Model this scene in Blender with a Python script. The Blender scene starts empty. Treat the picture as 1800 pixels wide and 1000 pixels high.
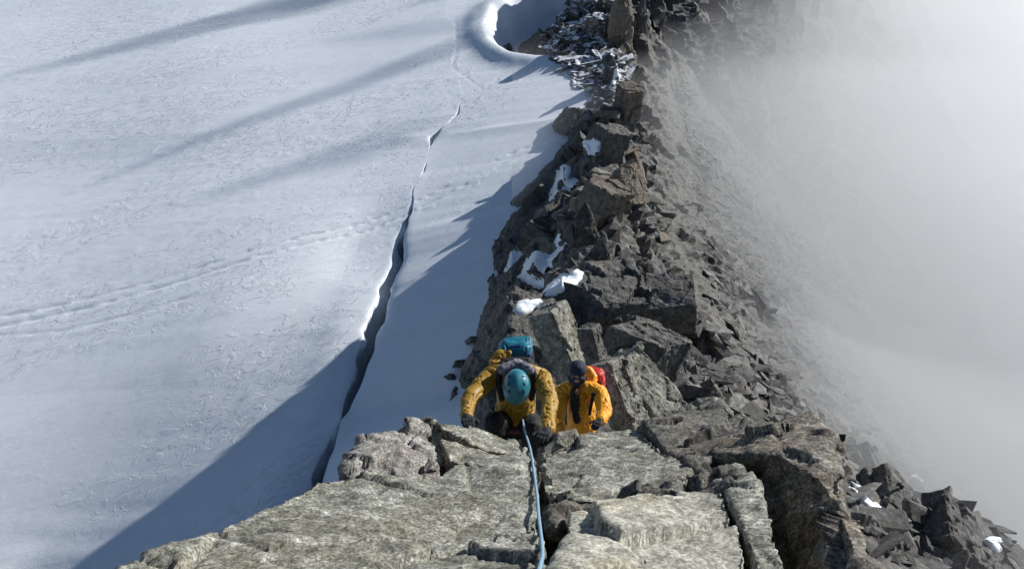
import bpy, bmesh, math, random
import numpy as np
from mathutils import Vector, Matrix
from mathutils.bvhtree import BVHTree
from mathutils.geometry import tessellate_polygon

# ------------------------------------------------------------------ camera, light, exposure
SC = bpy.context.scene
COL = SC.collection
F = 1413.0                      # focal length in photograph pixels (1800 wide)
PITCH = math.radians(40.0)
EYE = np.array([0.0, 0.0, 30.0])
cam = bpy.data.cameras.new('camera')
cam.sensor_width = 36.0
cam.lens = 36.0 * F / 1800.0
cam.clip_start = 0.05
cam.clip_end = 6000
camo = bpy.data.objects.new('camera', cam)
camo.location = EYE
camo.rotation_euler = (math.pi / 2 - PITCH, 0, 0)
COL.objects.link(camo)
SC.camera = camo

SUN_EL = math.radians(23.5)
SUN_AZ = math.radians(55.0)     # measured from +Y (view direction) towards +X
SUN = Vector((math.sin(SUN_AZ) * math.cos(SUN_EL), math.cos(SUN_AZ) * math.cos(SUN_EL), math.sin(SUN_EL)))
w = bpy.data.worlds.new('World')
SC.world = w
w.use_nodes = True
nt = w.node_tree
sky = nt.nodes.new('ShaderNodeTexSky')
sky.sky_type = 'NISHITA'
sky.sun_disc = False
sky.sun_elevation = SUN_EL
sky.sun_rotation = SUN_AZ
sky.altitude = 3000
sky.air_density = 1.0
sky.dust_density = 0.0
bg = nt.nodes['Background']
bg.inputs['Strength'].default_value = 0.08
nt.links.new(sky.outputs[0], bg.inputs[0])
sl = bpy.data.lights.new('sun', 'SUN')
sl.energy = 4.9
sl.angle = math.radians(0.53)
sl.color = (1.0, 0.98, 0.95)
slo = bpy.data.objects.new('sun', sl)
slo.rotation_euler = SUN.to_track_quat('Z', 'Y').to_euler()
COL.objects.link(slo)
SC.view_settings.view_transform = 'Standard'
SC.view_settings.look = 'None'
SC.view_settings.gamma = 1.0
SC.view_settings.exposure = 0.2
SC.cycles.use_denoising = True
SC.cycles.max_bounces = 12
SC.cycles.diffuse_bounces = 3
SC.cycles.glossy_bounces = 2
SC.cycles.volume_bounces = 10
SC.cycles.transparent_max_bounces = 16

rng = np.random.default_rng(7)
random.seed(7)

def ray(px, py):
    a, b = px - 900.0, py - 500.0
    d = np.array([a, F * math.cos(PITCH) - b * math.sin(PITCH), -F * math.sin(PITCH) - b * math.cos(PITCH)])
    return d / np.linalg.norm(d)

def P(px, py, dist):
    return EYE + ray(px, py) * dist

def PZ(px, py, z):
    d = ray(px, py)
    return EYE + d * ((z - EYE[2]) / d[2])

# ------------------------------------------------------------------ noise (vectorised)
def _hash(ix, iy, iz, s):
    with np.errstate(over='ignore'):
        n = (ix.astype(np.int64) * 374761393 + iy.astype(np.int64) * 668265263 + iz.astype(np.int64) * 1274126177 + s * 974711).astype(np.uint32)
        n = (n ^ (n >> np.uint32(13))) * np.uint32(1274126177)
        n = (n ^ (n >> np.uint32(15))) * np.uint32(2246822519)
        n = n ^ (n >> np.uint32(16))
    return n.astype(np.float64) / 4294967295.0

def vnoise(p, s=0):
    i = np.floor(p).astype(np.int64)
    f = p - i
    u = f * f * f * (f * (f * 6 - 15) + 10)
    r = 0
    for dx in (0, 1):
        wx = u[:, 0] if dx else 1 - u[:, 0]
        for dy in (0, 1):
            wy = u[:, 1] if dy else 1 - u[:, 1]
            for dz in (0, 1):
                wz = u[:, 2] if dz else 1 - u[:, 2]
                r = r + wx * wy * wz * _hash(i[:, 0] + dx, i[:, 1] + dy, i[:, 2] + dz, s)
    return r * 2 - 1

def fbm(p, octaves=4, gain=0.5, s=0, lac=2.03):
    a, t = 1.0, 0
    q = np.array(p, float)
    for k in range(octaves):
        t = t + a * vnoise(q + 17.3 * k, s + k)
        a *= gain
        q = q * lac
    return t

def facets(p, s=0, tilt=0.9):
    """tilted plane per Voronoi cell plus the crack distance F2-F1"""
    i = np.floor(p).astype(np.int64)
    best = np.full(len(p), 9e9)
    second = np.full(len(p), 9e9)
    val = np.zeros(len(p))
    for dx in (-1, 0, 1):
        for dy in (-1, 0, 1):
            for dz in (-1, 0, 1):
                a, b, c = i[:, 0] + dx, i[:, 1] + dy, i[:, 2] + dz
                h1, h2, h3 = _hash(a, b, c, s), _hash(a, b, c, s + 11), _hash(a, b, c, s + 23)
                v = p - np.stack([a + h1, b + h2, c + h3], 1)
                d = (v * v).sum(1)
                h = _hash(a, b, c, s + 37)
                pv = h * 2 - 1 + tilt * ((h1 * 2 - 1) * v[:, 0] * 1.4 + (h2 * 2 - 1) * v[:, 1] * 1.4 + (h * 2 - 1) * v[:, 2])
                m = d < best
                second = np.where(m, best, np.minimum(second, d))
                val = np.where(m, pv, val)
                best = np.where(m, d, best)
    return val, np.sqrt(second) - np.sqrt(best)

def sstep(a, b, x):
    t = np.clip((x - a) / (b - a), 0, 1)
    return t * t * (3 - 2 * t)

# ------------------------------------------------------------------ scene helpers
def tag(o, label=None, cat=None, group=None, kind=None):
    if label: o['label'] = label
    if cat: o['category'] = cat
    if group: o['group'] = group
    if kind: o['kind'] = kind
    return o

def link(name, me, mat=None, parent=None, smooth=False):
    o = bpy.data.objects.new(name, me)
    COL.objects.link(o)
    if parent: o.parent = parent
    if mat and not me.materials: me.materials.append(mat)
    if smooth: me.shade_smooth()
    else: me.shade_flat()
    return o

def mesh_np(name, v, f):
    """f: (n,3) or (n,4) int array"""
    me = bpy.data.meshes.new(name)
    v = np.asarray(v, np.float32); f = np.asarray(f, np.int32)
    me.vertices.add(len(v)); me.vertices.foreach_set('co', v.ravel())
    k = f.shape[1]
    me.loops.add(f.size); me.loops.foreach_set('vertex_index', f.ravel())
    me.polygons.add(len(f))
    me.polygons.foreach_set('loop_start', np.arange(0, f.size, k, dtype=np.int32))
    me.update(calc_edges=True)
    return me

def grid_faces(nr, nc, flip=False):
    a = (np.arange(nr - 1)[:, None] * nc + np.arange(nc - 1)[None]).ravel()
    f = np.stack([a, a + 1, a + nc + 1, a + nc], 1)
    return f[:, ::-1] if flip else f

def verts_of(me):
    v = np.empty(len(me.vertices) * 3, np.float32); me.vertices.foreach_get('co', v)
    return v.reshape(-1, 3).astype(np.float64)

def normals_of(me):
    v = np.empty(len(me.vertices) * 3, np.float32); me.vertex_normals.foreach_get('vector', v)
    return v.reshape(-1, 3).astype(np.float64)

def set_verts(me, v):
    me.vertices.foreach_set('co', np.asarray(v, np.float32).ravel()); me.update()

def bake(me, mods):
    """apply modifiers to a mesh without operators"""
    o = bpy.data.objects.new('bake_tmp', me); COL.objects.link(o)
    for kind, kw in mods:
        m = o.modifiers.new('m', kind)
        for k, x in kw.items(): setattr(m, k, x)
    dg = bpy.context.evaluated_depsgraph_get()
    r = bpy.data.meshes.new_from_object(o.evaluated_get(dg))
    bpy.data.objects.remove(o)
    return r

def bvh_of(me, off=(0, 0, 0)):
    v = verts_of(me) + np.array(off)
    polys = [tuple(p.vertices) for p in me.polygons]
    return BVHTree.FromPolygons([Vector(x) for x in v], polys)

# ------------------------------------------------------------------ materials
def nodes(name):
    m = bpy.data.materials.new(name); m.use_nodes = True
    t = m.node_tree
    return m, t, t.nodes['Principled BSDF']

def N(t, kind, **kw):
    n = t.nodes.new(kind)
    for k, x in kw.items():
        if k in n.inputs: n.inputs[k].default_value = x
        else: setattr(n, k, x)
    return n

def ramp(t, src, stops):
    r = t.nodes.new('ShaderNodeValToRGB')
    e = r.color_ramp.elements
    while len(e) < len(stops): e.new(0.5)
    for k, (p, c) in enumerate(stops):
        e[k].position = p
        e[k].color = (*c, 1) if len(c) == 3 else c
    t.links.new(src, r.inputs[0])
    return r

def mixc(t, fac, a, b, mode='MIX'):
    m = t.nodes.new('ShaderNodeMix'); m.data_type = 'RGBA'; m.blend_type = mode
    for sock, x in ((m.inputs[0], fac), (m.inputs[6], a), (m.inputs[7], b)):
        if isinstance(x, (int, float)): sock.default_value = x
        elif isinstance(x, tuple): sock.default_value = (*x, 1)
        else: t.links.new(x, sock)
    return m.outputs[2]

def rock_mat(name, light, mid, dark, scale=1.0, stain=(0.16, 0.11, 0.06), stain_amt=0.35, speck=0.5, bump=0.5, lichen=0.5, snow=None, tint=0.0):
    m, t, b = nodes(name)
    g = N(t, 'ShaderNodeNewGeometry')
    L = t.links.new
    mp = N(t, 'ShaderNodeMapping'); mp.inputs['Scale'].default_value = (scale, scale, scale)
    L(g.outputs['Position'], mp.inputs['Vector'])
    def nz(sc, det=6, rough=0.6, dist=0.0):
        n = N(t, 'ShaderNodeTexNoise', Scale=sc, Detail=det, Roughness=rough, Distortion=dist)
        L(mp.outputs[0], n.inputs['Vector'])
        return n.outputs['Fac']
    big = nz(0.8, 5, 0.6, 0.4)
    med = nz(5.0, 8, 0.7, 0.6)
    fine = nz(38.0, 8, 0.75)
    base = ramp(t, med, [(0.30, dark), (0.50, mid), (0.68, light)]).outputs[0]
    st = ramp(t, big, [(0.48, (0, 0, 0)), (0.70, (1, 1, 1))]).outputs[0]
    ms = N(t, 'ShaderNodeMath', operation='MULTIPLY'); L(st, ms.inputs[0]); ms.inputs[1].default_value = stain_amt
    c1 = mixc(t, ms.outputs[0], base, stain)
    li = ramp(t, nz(11.0, 8, 0.72, 0.8), [(0.50, (0, 0, 0)), (0.62, (1, 1, 1))]).outputs[0]
    ml = N(t, 'ShaderNodeMath', operation='MULTIPLY'); L(li, ml.inputs[0]); ml.inputs[1].default_value = lichen
    c2 = mixc(t, ml.outputs[0], c1, tuple(x * 0.55 for x in dark))
    sp = ramp(t, fine, [(0.38, (0.18, 0.18, 0.17)), (0.5, (0.8, 0.8, 0.78)), (0.60, (1.9, 1.9, 1.85))]).outputs[0]
    c3 = mixc(t, speck, c2, sp, 'MULTIPLY')
    gr = t.nodes.new('ShaderNodeMapRange'); L(g.outputs['Random Per Island'], gr.inputs[0])
    gr.inputs[3].default_value = 1 - tint; gr.inputs[4].default_value = 1 + tint
    cmb = N(t, 'ShaderNodeCombineColor'); [L(gr.outputs[0], cmb.inputs[k]) for k in range(3)]
    c3 = mixc(t, 1.0, c3, cmb.outputs[0], 'MULTIPLY')
    if snow is not None:
        sx = N(t, 'ShaderNodeSeparateXYZ'); L(g.outputs['Normal'], sx.inputs[0])
        sp_ = N(t, 'ShaderNodeSeparateXYZ'); L(g.outputs['Position'], sp_.inputs[0])
        mr = N(t, 'ShaderNodeMapRange'); L(sp_.outputs['Y'], mr.inputs[0]); mr.inputs[1].default_value = snow[0]; mr.inputs[2].default_value = snow[1]
        up_ = N(t, 'ShaderNodeMath', operation='MULTIPLY_ADD'); L(nz(2.2, 5, .65), up_.inputs[0]); up_.inputs[1].default_value = 1.5; L(sx.outputs['Z'], up_.inputs[2])
        mr2 = N(t, 'ShaderNodeMapRange'); L(up_.outputs[0], mr2.inputs[0]); mr2.inputs[1].default_value = 1.60; mr2.inputs[2].default_value = 1.70
        mm = N(t, 'ShaderNodeMath', operation='MULTIPLY'); L(mr.outputs[0], mm.inputs[0]); L(mr2.outputs[0], mm.inputs[1])
        c3 = mixc(t, mm.outputs[0], c3, (0.78, 0.8, 0.83))
    L(c3, b.inputs['Base Color'])
    b.inputs['Roughness'].default_value = 0.82
    b.inputs['Specular IOR Level'].default_value = 0.35
    hs = N(t, 'ShaderNodeMath', operation='MULTIPLY_ADD'); L(fine, hs.inputs[0]); hs.inputs[1].default_value = 0.35; L(med, hs.inputs[2])
    bp = N(t, 'ShaderNodeBump', Strength=bump, Distance=0.05 / scale)
    L(hs.outputs[0], bp.inputs['Height']); L(bp.outputs[0], b.inputs['Normal'])
    return m

def plain(name, col, rough=0.7, var=0.12, scale=30.0, bump=0.15, spec=0.4):
    m, t, b = nodes(name)
    tc = N(t, 'ShaderNodeTexCoord')
    n = N(t, 'ShaderNodeTexNoise', Scale=scale, Detail=5.0, Roughness=0.6)
    t.links.new(tc.outputs['Object'], n.inputs['Vector'])
    r = ramp(t, n.outputs['Fac'], [(0.3, tuple(c * (1 - var) for c in col)), (0.7, tuple(min(1, c * (1 + var)) for c in col))])
    t.links.new(r.outputs[0], b.inputs['Base Color'])
    b.inputs['Roughness'].default_value = rough
    b.inputs['Specular IOR Level'].default_value = spec
    bp = N(t, 'ShaderNodeBump', Strength=bump, Distance=0.01)
    t.links.new(n.outputs['Fac'], bp.inputs['Height']); t.links.new(bp.outputs[0], b.inputs['Normal'])
    return m

def snow_mat(name, rough_amt, far_amt=None):
    m, t, b = nodes(name)
    L = t.links.new
    g = N(t, 'ShaderNodeNewGeometry')
    b.inputs['Roughness'].default_value = 0.65
    b.inputs['Specular IOR Level'].default_value = 0.25
    mp = N(t, 'ShaderNodeMapping')
    mp.vector_type = 'TEXTURE'
    mp.inputs['Rotation'].default_value = (0, 0, math.radians(33))
    mp.inputs['Scale'].default_value = (2.6, 1.0, 1.0)
    L(g.outputs['Position'], mp.inputs['Vector'])
    n1 = N(t, 'ShaderNodeTexNoise', Scale=2.2, Detail=6.0, Roughness=0.62, Distortion=0.5); L(mp.outputs[0], n1.inputs['Vector'])
    n2 = N(t, 'ShaderNodeTexNoise', Scale=14.0, Detail=5.0, Roughness=0.6); L(g.outputs['Position'], n2.inputs['Vector'])
    n3 = N(t, 'ShaderNodeTexNoise', Scale=0.12, Detail=3.0, Roughness=0.5); L(g.outputs['Position'], n3.inputs['Vector'])
    r3 = ramp(t, n3.outputs['Fac'], [(0.35, (0.55, 0.55, 0.55)), (0.65, (1, 1, 1))]).outputs[0]
    a = N(t, 'ShaderNodeMath', operation='MULTIPLY_ADD'); L(n2.outputs['Fac'], a.inputs[0]); a.inputs[1].default_value = 0.10
    n1s = N(t, 'ShaderNodeMath', operation='MULTIPLY'); L(n1.outputs['Fac'], n1s.inputs[0]); n1s.inputs[1].default_value = 0.45; L(n1s.outputs[0], a.inputs[2])
    s = N(t, 'ShaderNodeMath', operation='MULTIPLY'); L(r3, s.inputs[0]); s.inputs[1].default_value = rough_amt
    n4 = N(t, 'ShaderNodeTexNoise', Scale=1.7, Detail=8.0, Roughness=0.64, Distortion=1.1); L(mp.outputs[0], n4.inputs['Vector'])
    pl = ramp(t, n4.outputs['Fac'], [(0.50, (0, 0, 0)), (0.545, (1, 1, 1))]).outputs[0]
    mp5 = N(t, 'ShaderNodeMapping'); mp5.vector_type = 'TEXTURE'; mp5.inputs['Rotation'].default_value = (0, 0, math.radians(33)); mp5.inputs['Scale'].default_value = (4.5, 1.0, 1.0)
    L(g.outputs['Position'], mp5.inputs['Vector'])
    n5 = N(t, 'ShaderNodeTexNoise', Scale=0.16, Detail=4.0, Roughness=0.65); L(mp5.outputs[0], n5.inputs['Vector'])
    pm_ = ramp(t, n5.outputs['Fac'], [(0.46, (0, 0, 0)), (0.56, (1, 1, 1))]).outputs[0]
    pq = N(t, 'ShaderNodeMath', operation='MULTIPLY'); L(pl, pq.inputs[0]); L(pm_, pq.inputs[1])
    a2 = N(t, 'ShaderNodeMath', operation='MULTIPLY_ADD'); L(pq.outputs[0], a2.inputs[0]); a2.inputs[1].default_value = 0.8; L(a.outputs[0], a2.inputs[2])
    a = a2
    if far_amt is not None:
        sy = N(t, 'ShaderNodeSeparateXYZ'); L(g.outputs['Position'], sy.inputs[0])
        my = N(t, 'ShaderNodeMapRange'); L(sy.outputs['Y'], my.inputs[0])
        for k_, x_ in zip((1, 2, 3, 4), (34.0, 50.0, rough_amt, far_amt)): my.inputs[k_].default_value = x_
        L(my.outputs[0], s.inputs[1])
    bp = N(t, 'ShaderNodeBump', Distance=0.12); L(s.outputs[0], bp.inputs['Strength']); L(a.outputs[0], bp.inputs['Height'])
    L(bp.outputs[0], b.inputs['Normal'])
    c = ramp(t, n1.outputs['Fac'], [(0.3, (0.76, 0.80, 0.835)), (0.7, (0.82, 0.86, 0.895))]).outputs[0]
    L(c, b.inputs['Base Color'])
    return m

M_slab = rock_mat('pale_granite', (0.52, 0.51, 0.45), (0.235, 0.23, 0.19), (0.075, 0.073, 0.056), 1.7, (0.25, 0.19, 0.10), 0.3, 0.8, 0.55, 0.45)
M_pale = rock_mat('buff_granite', (0.60, 0.58, 0.50), (0.38, 0.365, 0.305), (0.17, 0.16, 0.125), 1.5, (0.42, 0.31, 0.13), 0.45, 0.6, 0.5, 0.2)
M_quartz = rock_mat('quartz', (0.56, 0.54, 0.50), (0.30, 0.285, 0.26), (0.10, 0.095, 0.085), 2.2, (0.30, 0.24, 0.19), 0.3, 0.8, 0.9, 0.35)
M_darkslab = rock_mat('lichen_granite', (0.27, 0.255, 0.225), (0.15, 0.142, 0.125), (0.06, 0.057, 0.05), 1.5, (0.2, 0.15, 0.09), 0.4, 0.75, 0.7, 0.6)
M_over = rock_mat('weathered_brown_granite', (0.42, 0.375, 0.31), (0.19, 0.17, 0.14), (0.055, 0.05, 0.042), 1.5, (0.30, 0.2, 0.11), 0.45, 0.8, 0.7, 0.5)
M_core = rock_mat('ridge_granite', (0.21, 0.203, 0.185), (0.115, 0.111, 0.102), (0.045, 0.044, 0.042), 0.8, (0.20, 0.15, 0.10), 0.35, 0.6, 0.6, 0.45)
M_rock = rock_mat('broken_granite', (0.24, 0.232, 0.212), (0.12, 0.116, 0.106), (0.045, 0.044, 0.042), 1.1, (0.2, 0.145, 0.095), 0.35, 0.55, 0.5, 0.4, snow=(42, 54), tint=0.45)
M_scree = rock_mat('scree_granite', (0.22, 0.213, 0.2), (0.105, 0.102, 0.095), (0.04, 0.039, 0.037), 1.1, (0.2, 0.145, 0.095), 0.3, 0.5, 0.5, 0.3, tint=0.55)
M_brown = rock_mat('brown_granite', (0.26, 0.22, 0.18), (0.165, 0.138, 0.11), (0.075, 0.063, 0.052), 1.1, (0.24, 0.16, 0.09), 0.4, 0.55, 0.5, 0.35)
M_dark = rock_mat('dark_granite', (0.17, 0.165, 0.155), (0.09, 0.088, 0.083), (0.04, 0.039, 0.038), 0.6, (0.14, 0.11, 0.08), 0.3, 0.5, 0.5, 0.4)
M_snow = snow_mat('wind_packed_snow', 0.6)
M_snows = snow_mat('smooth_snow', 0.16, 0.6)

# ------------------------------------------------------------------ shape of the mountain
CY = np.array([-60, -8, -1.5, 1.0, 2.0, 3.2, 4.0, 4.6, 5.6, 6.6, 8.0, 10, 12, 14, 17, 19, 22, 25, 28, 31, 33, 36, 40, 44, 48, 52, 56, 60, 64, 70, 80, 120.])
CZ = np.array([10, 26.5, 28.2, 27.2, 26.3, 25.0, 24.1, 23.6, 22.9, 21.6, 20.4, 19.8, 18.7, 17.6, 16.2, 15.3, 13.6, 12.2, 11.2, 10.2, 9.4, 8.4, 7.3, 6.1, 5.6, 4.8, 4.3, 4.0, 4.5, 6, 9, 20.])
CXY = np.array([-60, -5, 0, 6, 10, 19, 26, 33, 40, 48, 60, 70, 120.])
CX = np.array([-3, -0.3, 0.0, 0.75, 1.2, 2.4, 3.3, 4.1, 5.4, 7.0, 7.9, 8.8, 20.])
def xc(y): return np.interp(y, CXY, CX)
def zc(y): return np.interp(y, CY, CZ)
def slopeL(y): return np.interp(y, [-60, 0, 10, 18, 25, 30, 36, 42, 48, 60], [2.5, 4.0, 4.0, 2.9, 2.1, 1.7, 1.3, 0.9, 0.6, 0.5])
def right_drop(d, y):
    wgt = sstep(8.6, 12.5, y)
    near = 0.47 * np.minimum(d, 9.6) + 2.1 * np.maximum(d - 9.6, 0)
    far = 0.62 * np.minimum(d, 2.0) + 0.93 * np.maximum(d - 2.0, 0)
    return near * (1 - wgt) + far * wgt

def core_profile(y):
    """smooth cross-section points for one y: columns from the left foot over the crest to the right"""
    cw = 0.55
    s = slopeL(y); n = math.hypot(1, s)
    a = LEFT_A
    xl = xc(y) - cw - a / n
    zl = zc(y) - 0.1 - a * s / n
    d = RIGHT_D
    xr = xc(y) + d
    zr = zc(y) - right_drop(d, y)
    x = np.concatenate([xl[::-1], [xc(y) - cw * 0.5, xc(y)], xr])
    z = np.concatenate([zl[::-1], [zc(y) - 0.02, zc(y)], zr])
    return x, z
LEFT_A = np.linspace(0, 30, 210) ** 1.0
RIGHT_D = np.concatenate([np.linspace(0.3, 16, 130), 16 + np.geomspace(0.15, 80, 60)])
yr = [-40.0]
while yr[-1] < 66:
    y = yr[-1]
    yr.append(y + (2.5 if y < -4 else (0.2 if y < 5 else min(0.26, 0.055 + 0.0045 * max(0, y - 5)))))
YR = np.array(yr)
cv = []
for y in YR:
    x, z = core_profile(y)
    cv.append(np.stack([x, np.full_like(x, y), z], 1))
NC = len(cv[0]); NR = len(cv)
cv = np.concatenate(cv)
smooth_me = mesh_np('core_smooth', cv, grid_faces(NR, NC))
cn = normals_of(smooth_me)
SMOOTH = bvh_of(smooth_me)

SHEAR = np.array([[1, 0, 0], [0.25, 1, -0.3], [0.35, 0.2, 1]])
def core_disp(p, n):
    q = p.copy()
    f1, c1 = facets(q @ SHEAR * np.array([0.42, 0.42, 0.30]), 3)
    f2, c2 = facets(q * np.array([1.25, 1.1, 0.9]) + 5, 9)
    f3, c3 = facets(q * np.array([3.4, 3.4, 2.6]) + 2, 15)
    b = fbm(q * 0.22, 3, 0.5, 40)
    right = sstep(1.4, 4.2, p[:, 0] - np.interp(p[:, 1], CXY, CX))       # scree side is smoother
    rocky = 1 - 0.72 * right * sstep(12, 20, p[:, 1])
    left = sstep(0.7, 1.6, np.interp(p[:, 1], CXY, CX) - p[:, 0])        # the left wall is slabby
    d = 0.60 * f1 * rocky + 0.2 * f2 * rocky * (1 - 0.7 * left) + 0.075 * f3 * (1 - 0.3 * right) * (1 - 0.45 * left) + 0.35 * b
    d -= (0.28 * np.exp(-c1 / 0.05) * rocky + 0.10 * np.exp(-c2 / 0.05) * rocky) * (1 - 0.55 * left)
    d += 0.03 * fbm(q * 7, 3, 0.6, 50)
    return d
near_fg = 1 - sstep(6.5, 10.5, cv[:, 1])
dd = core_disp(cv, cn)
cv2 = cv + cn * (dd * (1 - 0.65 * near_fg) - 0.42 * near_fg)[:, None]
core_me = mesh_np('mountain_ridge', cv2, grid_faces(NR, NC))
core = link('mountain_ridge', core_me, M_core)
tag(core, 'rocky mountain ridge running down and away below the climbers', kind='structure')
CORE = bvh_of(core_me)

def hit(px, py, tree=None):
    d = Vector(ray(px, py))
    r = (tree or CORE).ray_cast(Vector(EYE), d)
    return r   # loc, normal, idx, dist

# far peak closing the ridge and the spur that drops into the cloud
def seg_height(X, Y, pts, slope):
    h = np.full(X.shape, -1e9)
    for (x0, y0, z0), (x1, y1, z1) in zip(pts[:-1], pts[1:]):
        dx, dy = x1 - x0, y1 - y0
        t = np.clip(((X - x0) * dx + (Y - y0) * dy) / (dx * dx + dy * dy), 0, 1)
        d = np.hypot(X - x0 - t * dx, Y - y0 - t * dy)
        h = np.maximum(h, z0 + t * (z1 - z0) - slope * d)
    return h
def peak_h(X, Y):
    a = seg_height(X, Y, [(7.9, 59, 3.2), (8.6, 64, 4.6), (9.3, 70, 7), (12, 84, 12), (20, 112, 19), (30, 150, 20)], 1.0)
    b = seg_height(X, Y, [(9.0, 68, 6.5), (12.6, 66.8, 3.6), (16, 70, 0.5), (24, 78, -3), (34, 90, -8), (60, 118, -20)], 1.25)
    return np.maximum(a, b)
gx = np.concatenate([np.linspace(-4, 30, 130), np.geomspace(30.5, 110, 50)])
gy = np.concatenate([np.linspace(56, 84, 110), np.geomspace(84.5, 230, 60)])
X, Y = np.meshgrid(gx, gy)
pv = np.stack([X.ravel(), Y.ravel(), peak_h(X, Y).ravel()], 1)
pm = mesh_np('tmp', pv, grid_faces(len(gy), len(gx)))
pn = normals_of(pm)
f1, c1 = facets(pv * 0.33, 61); f2, c2 = facets(pv * np.array([1.0, 1.0, 0.55]), 65)
pd = 0.55 * f1 + 0.3 * f2 - 0.08 * np.exp(-c1 / 0.05) + 1.0 * fbm(pv * np.array([.22, .22, .1]), 4, 0.55, 67) + 0.25 * fbm(pv * 1.5, 3, 0.55, 66) - 0.5
pv = pv + pn * pd[:, None]
peak_me = mesh_np('rock_peak', pv, grid_faces(len(gy), len(gx)))
peak = tag(link('rock_peak', peak_me, M_dark), 'dark rocky peak beyond the far end of the ridge', kind='structure')
PEAK = bvh_of(peak_me)

# ------------------------------------------------------------------ glacier and snow apron, split by the bergschrund
BY = [-60, 6, 12, 17, 20, 22.5, 24.3, 25.2, 26.2, 27.5, 30, 32, 34, 36.5, 38.5, 40.5, 42, 43.5, 44.6, 45.6, 47.2, 48.4, 49.6, 50.8, 53, 60, 72, 100, 400]
BX = [-30, -12.6, -11.2, -10.0, -9.35, -8.8, -8.45, -8.25, -8.0, -7.75, -7.3, -6.95, -6.7, -6.45, -6.3, -6.15, -6.05, -5.9, -5.8, -5.7, -5.5, -5.35, -4.6, -3.7, -3.5, -4.4, -6, -8, -30]
BZ = [-9, -2.0, -1.2, -0.6, -0.25, 0, .2, .3, .4, .55, .95, 1.25, 1.5, 1.75, 1.9, 2.05, 2.1, 2.2, 2.25, 2.3, 2.4, 2.5, 2.7, 2.9, 3.1, 3.4, 3.6, 5, 20]
BW = [0, 0, .4, .65, .75, .7, .35, .08, .6, .8, .85, 1.0, 1.1, .75, .4, .25, .12, .0, .2, .0, .1, .5, .02, .22, 0, 0, 0, 0, 0]
def bx(y): return np.interp(y, BY, BX) + 0.16 * vnoise(np.stack([y * 0.45, y * 0, y * 0], -1), 5) + 0.07 * vnoise(np.stack([y * 1.6, y * 0, y * 0], -1), 6)
def bw(y): return np.maximum(0.0, 0.82 * np.interp(y, BY, BW) * (1 + 0.25 * vnoise(np.stack([y * 1.1, y * 0, y * 0], -1), 8)))
def bz(y): return np.interp(y, BY, BZ)
def gR(y): return np.interp(y, [-60, 10, 22, 28, 36, 45, 52, 60, 80], [.6, .58, .50, .43, .27, .2, .15, .1, .05])

A0 = np.array([-24.5, 26.0]); ND = np.array([.50, -.866])
track_pts = [PZ(px, py, z)[:2] for px, py, z in ((1015, 232, 4.2), (900, 285, 3.1), (800, 335, 2.6), (725, 372, 2.1), (640, 405, 1.7), (500, 448, 1.2), (330, 500, .6), (160, 545, 0), (0, 578, -.4), (-200, 620, -1))]
track2 = [PZ(px, py, z)[:2] for px, py, z in ((345, 535, .4), (250, 562, 0), (120, 588, -.3), (0, 594, -.5), (-150, 600, -1))]
track3 = [PZ(px, py, z)[:2] for px, py, z in ((800, 40, 3), (803, 90, 3), (795, 120, 3), (850, 165, 3), (880, 140, 3.2))]
def dist_path(x, y, pts):
    best = np.full(x.shape, 9e9)
    for (x0, y0), (x1, y1) in zip(pts[:-1], pts[1:]):
        dx, dy = x1 - x0, y1 - y0
        t = np.clip(((x - x0) * dx + (y - y0) * dy) / (dx * dx + dy * dy), 0, 1)
        ox, oy = x - x0 - t * dx, y - y0 - t * dy
        sgn = np.sign(dx * oy - dy * ox)
        d = np.hypot(ox, oy)
        best = np.where(d < np.abs(best), d * sgn, best)
    return best

SCX, SCY = 5.3, 65.5
def snow_extra(x, y, lee):
    """rolls, wind scoop, sastrugi and tracks common to both sheets"""
    p = np.stack([x, y, np.zeros_like(x)], -1)
    z = 0.16 * np.sin(.11 * x + .07 * y) + 0.13 * np.sin(.06 * x - .15 * y + 1) + 0.06 * np.sin(.31 * x + .12 * y + 2) + 0.05 * np.sin(.2 * x - .33 * y + .4)
    # wind scoop round the far buttress
    ang = np.arctan2(y - SCY, x - SCX)
    R = 7.6 + 0.5 * np.sin(ang * 2 + 0.6) + 0.35 * fbm(p * 0.3, 2, 0.5, 71)
    r = np.hypot(x - SCX, (y - SCY) * 0.85)
    z = z - 3.0 * (1 - sstep(R - 2.6, R - 0.1, r)) + 0.5 * np.exp(-((r - R) / 1.1) ** 2)
    # sastrugi: ragged plates stretched along the wind
    c, s_ = math.cos(math.radians(33)), math.sin(math.radians(33))
    u, v = x * c + y * s_, -x * s_ + y * c
    q = np.stack([u * 1.15, v * 2.6, np.zeros_like(u)], -1)
    n = fbm(q, 4, 0.58, 75)
    plates = sstep(0.02, 0.14, n)
    mask = sstep(-0.1, 0.5, fbm(np.stack([u * 0.05, v * 0.16, np.zeros_like(u)], -1), 3, 0.6, 79))
    z = z + lee * (0.010 * plates * mask + 0.002 * n)
    for pts, wd, dp in ((track_pts, 0.13, 0.05), (track2, 0.11, 0.035), (track3, 0.14, 0.015)):
        d = dist_path(x, y, pts)
        j = sstep(-.25, .5, vnoise(p * 2.4, 81))
        z = z - dp * np.exp(-(d / wd) ** 2) * (0.5 + j) + dp * 0.5 * np.exp(-((d - 0.4) / wd) ** 2) * j
        if pts is track_pts:
            z = z - dp * np.exp(-((d + 0.75) / wd) ** 2) * (0.4 + j)
    return z

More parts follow.
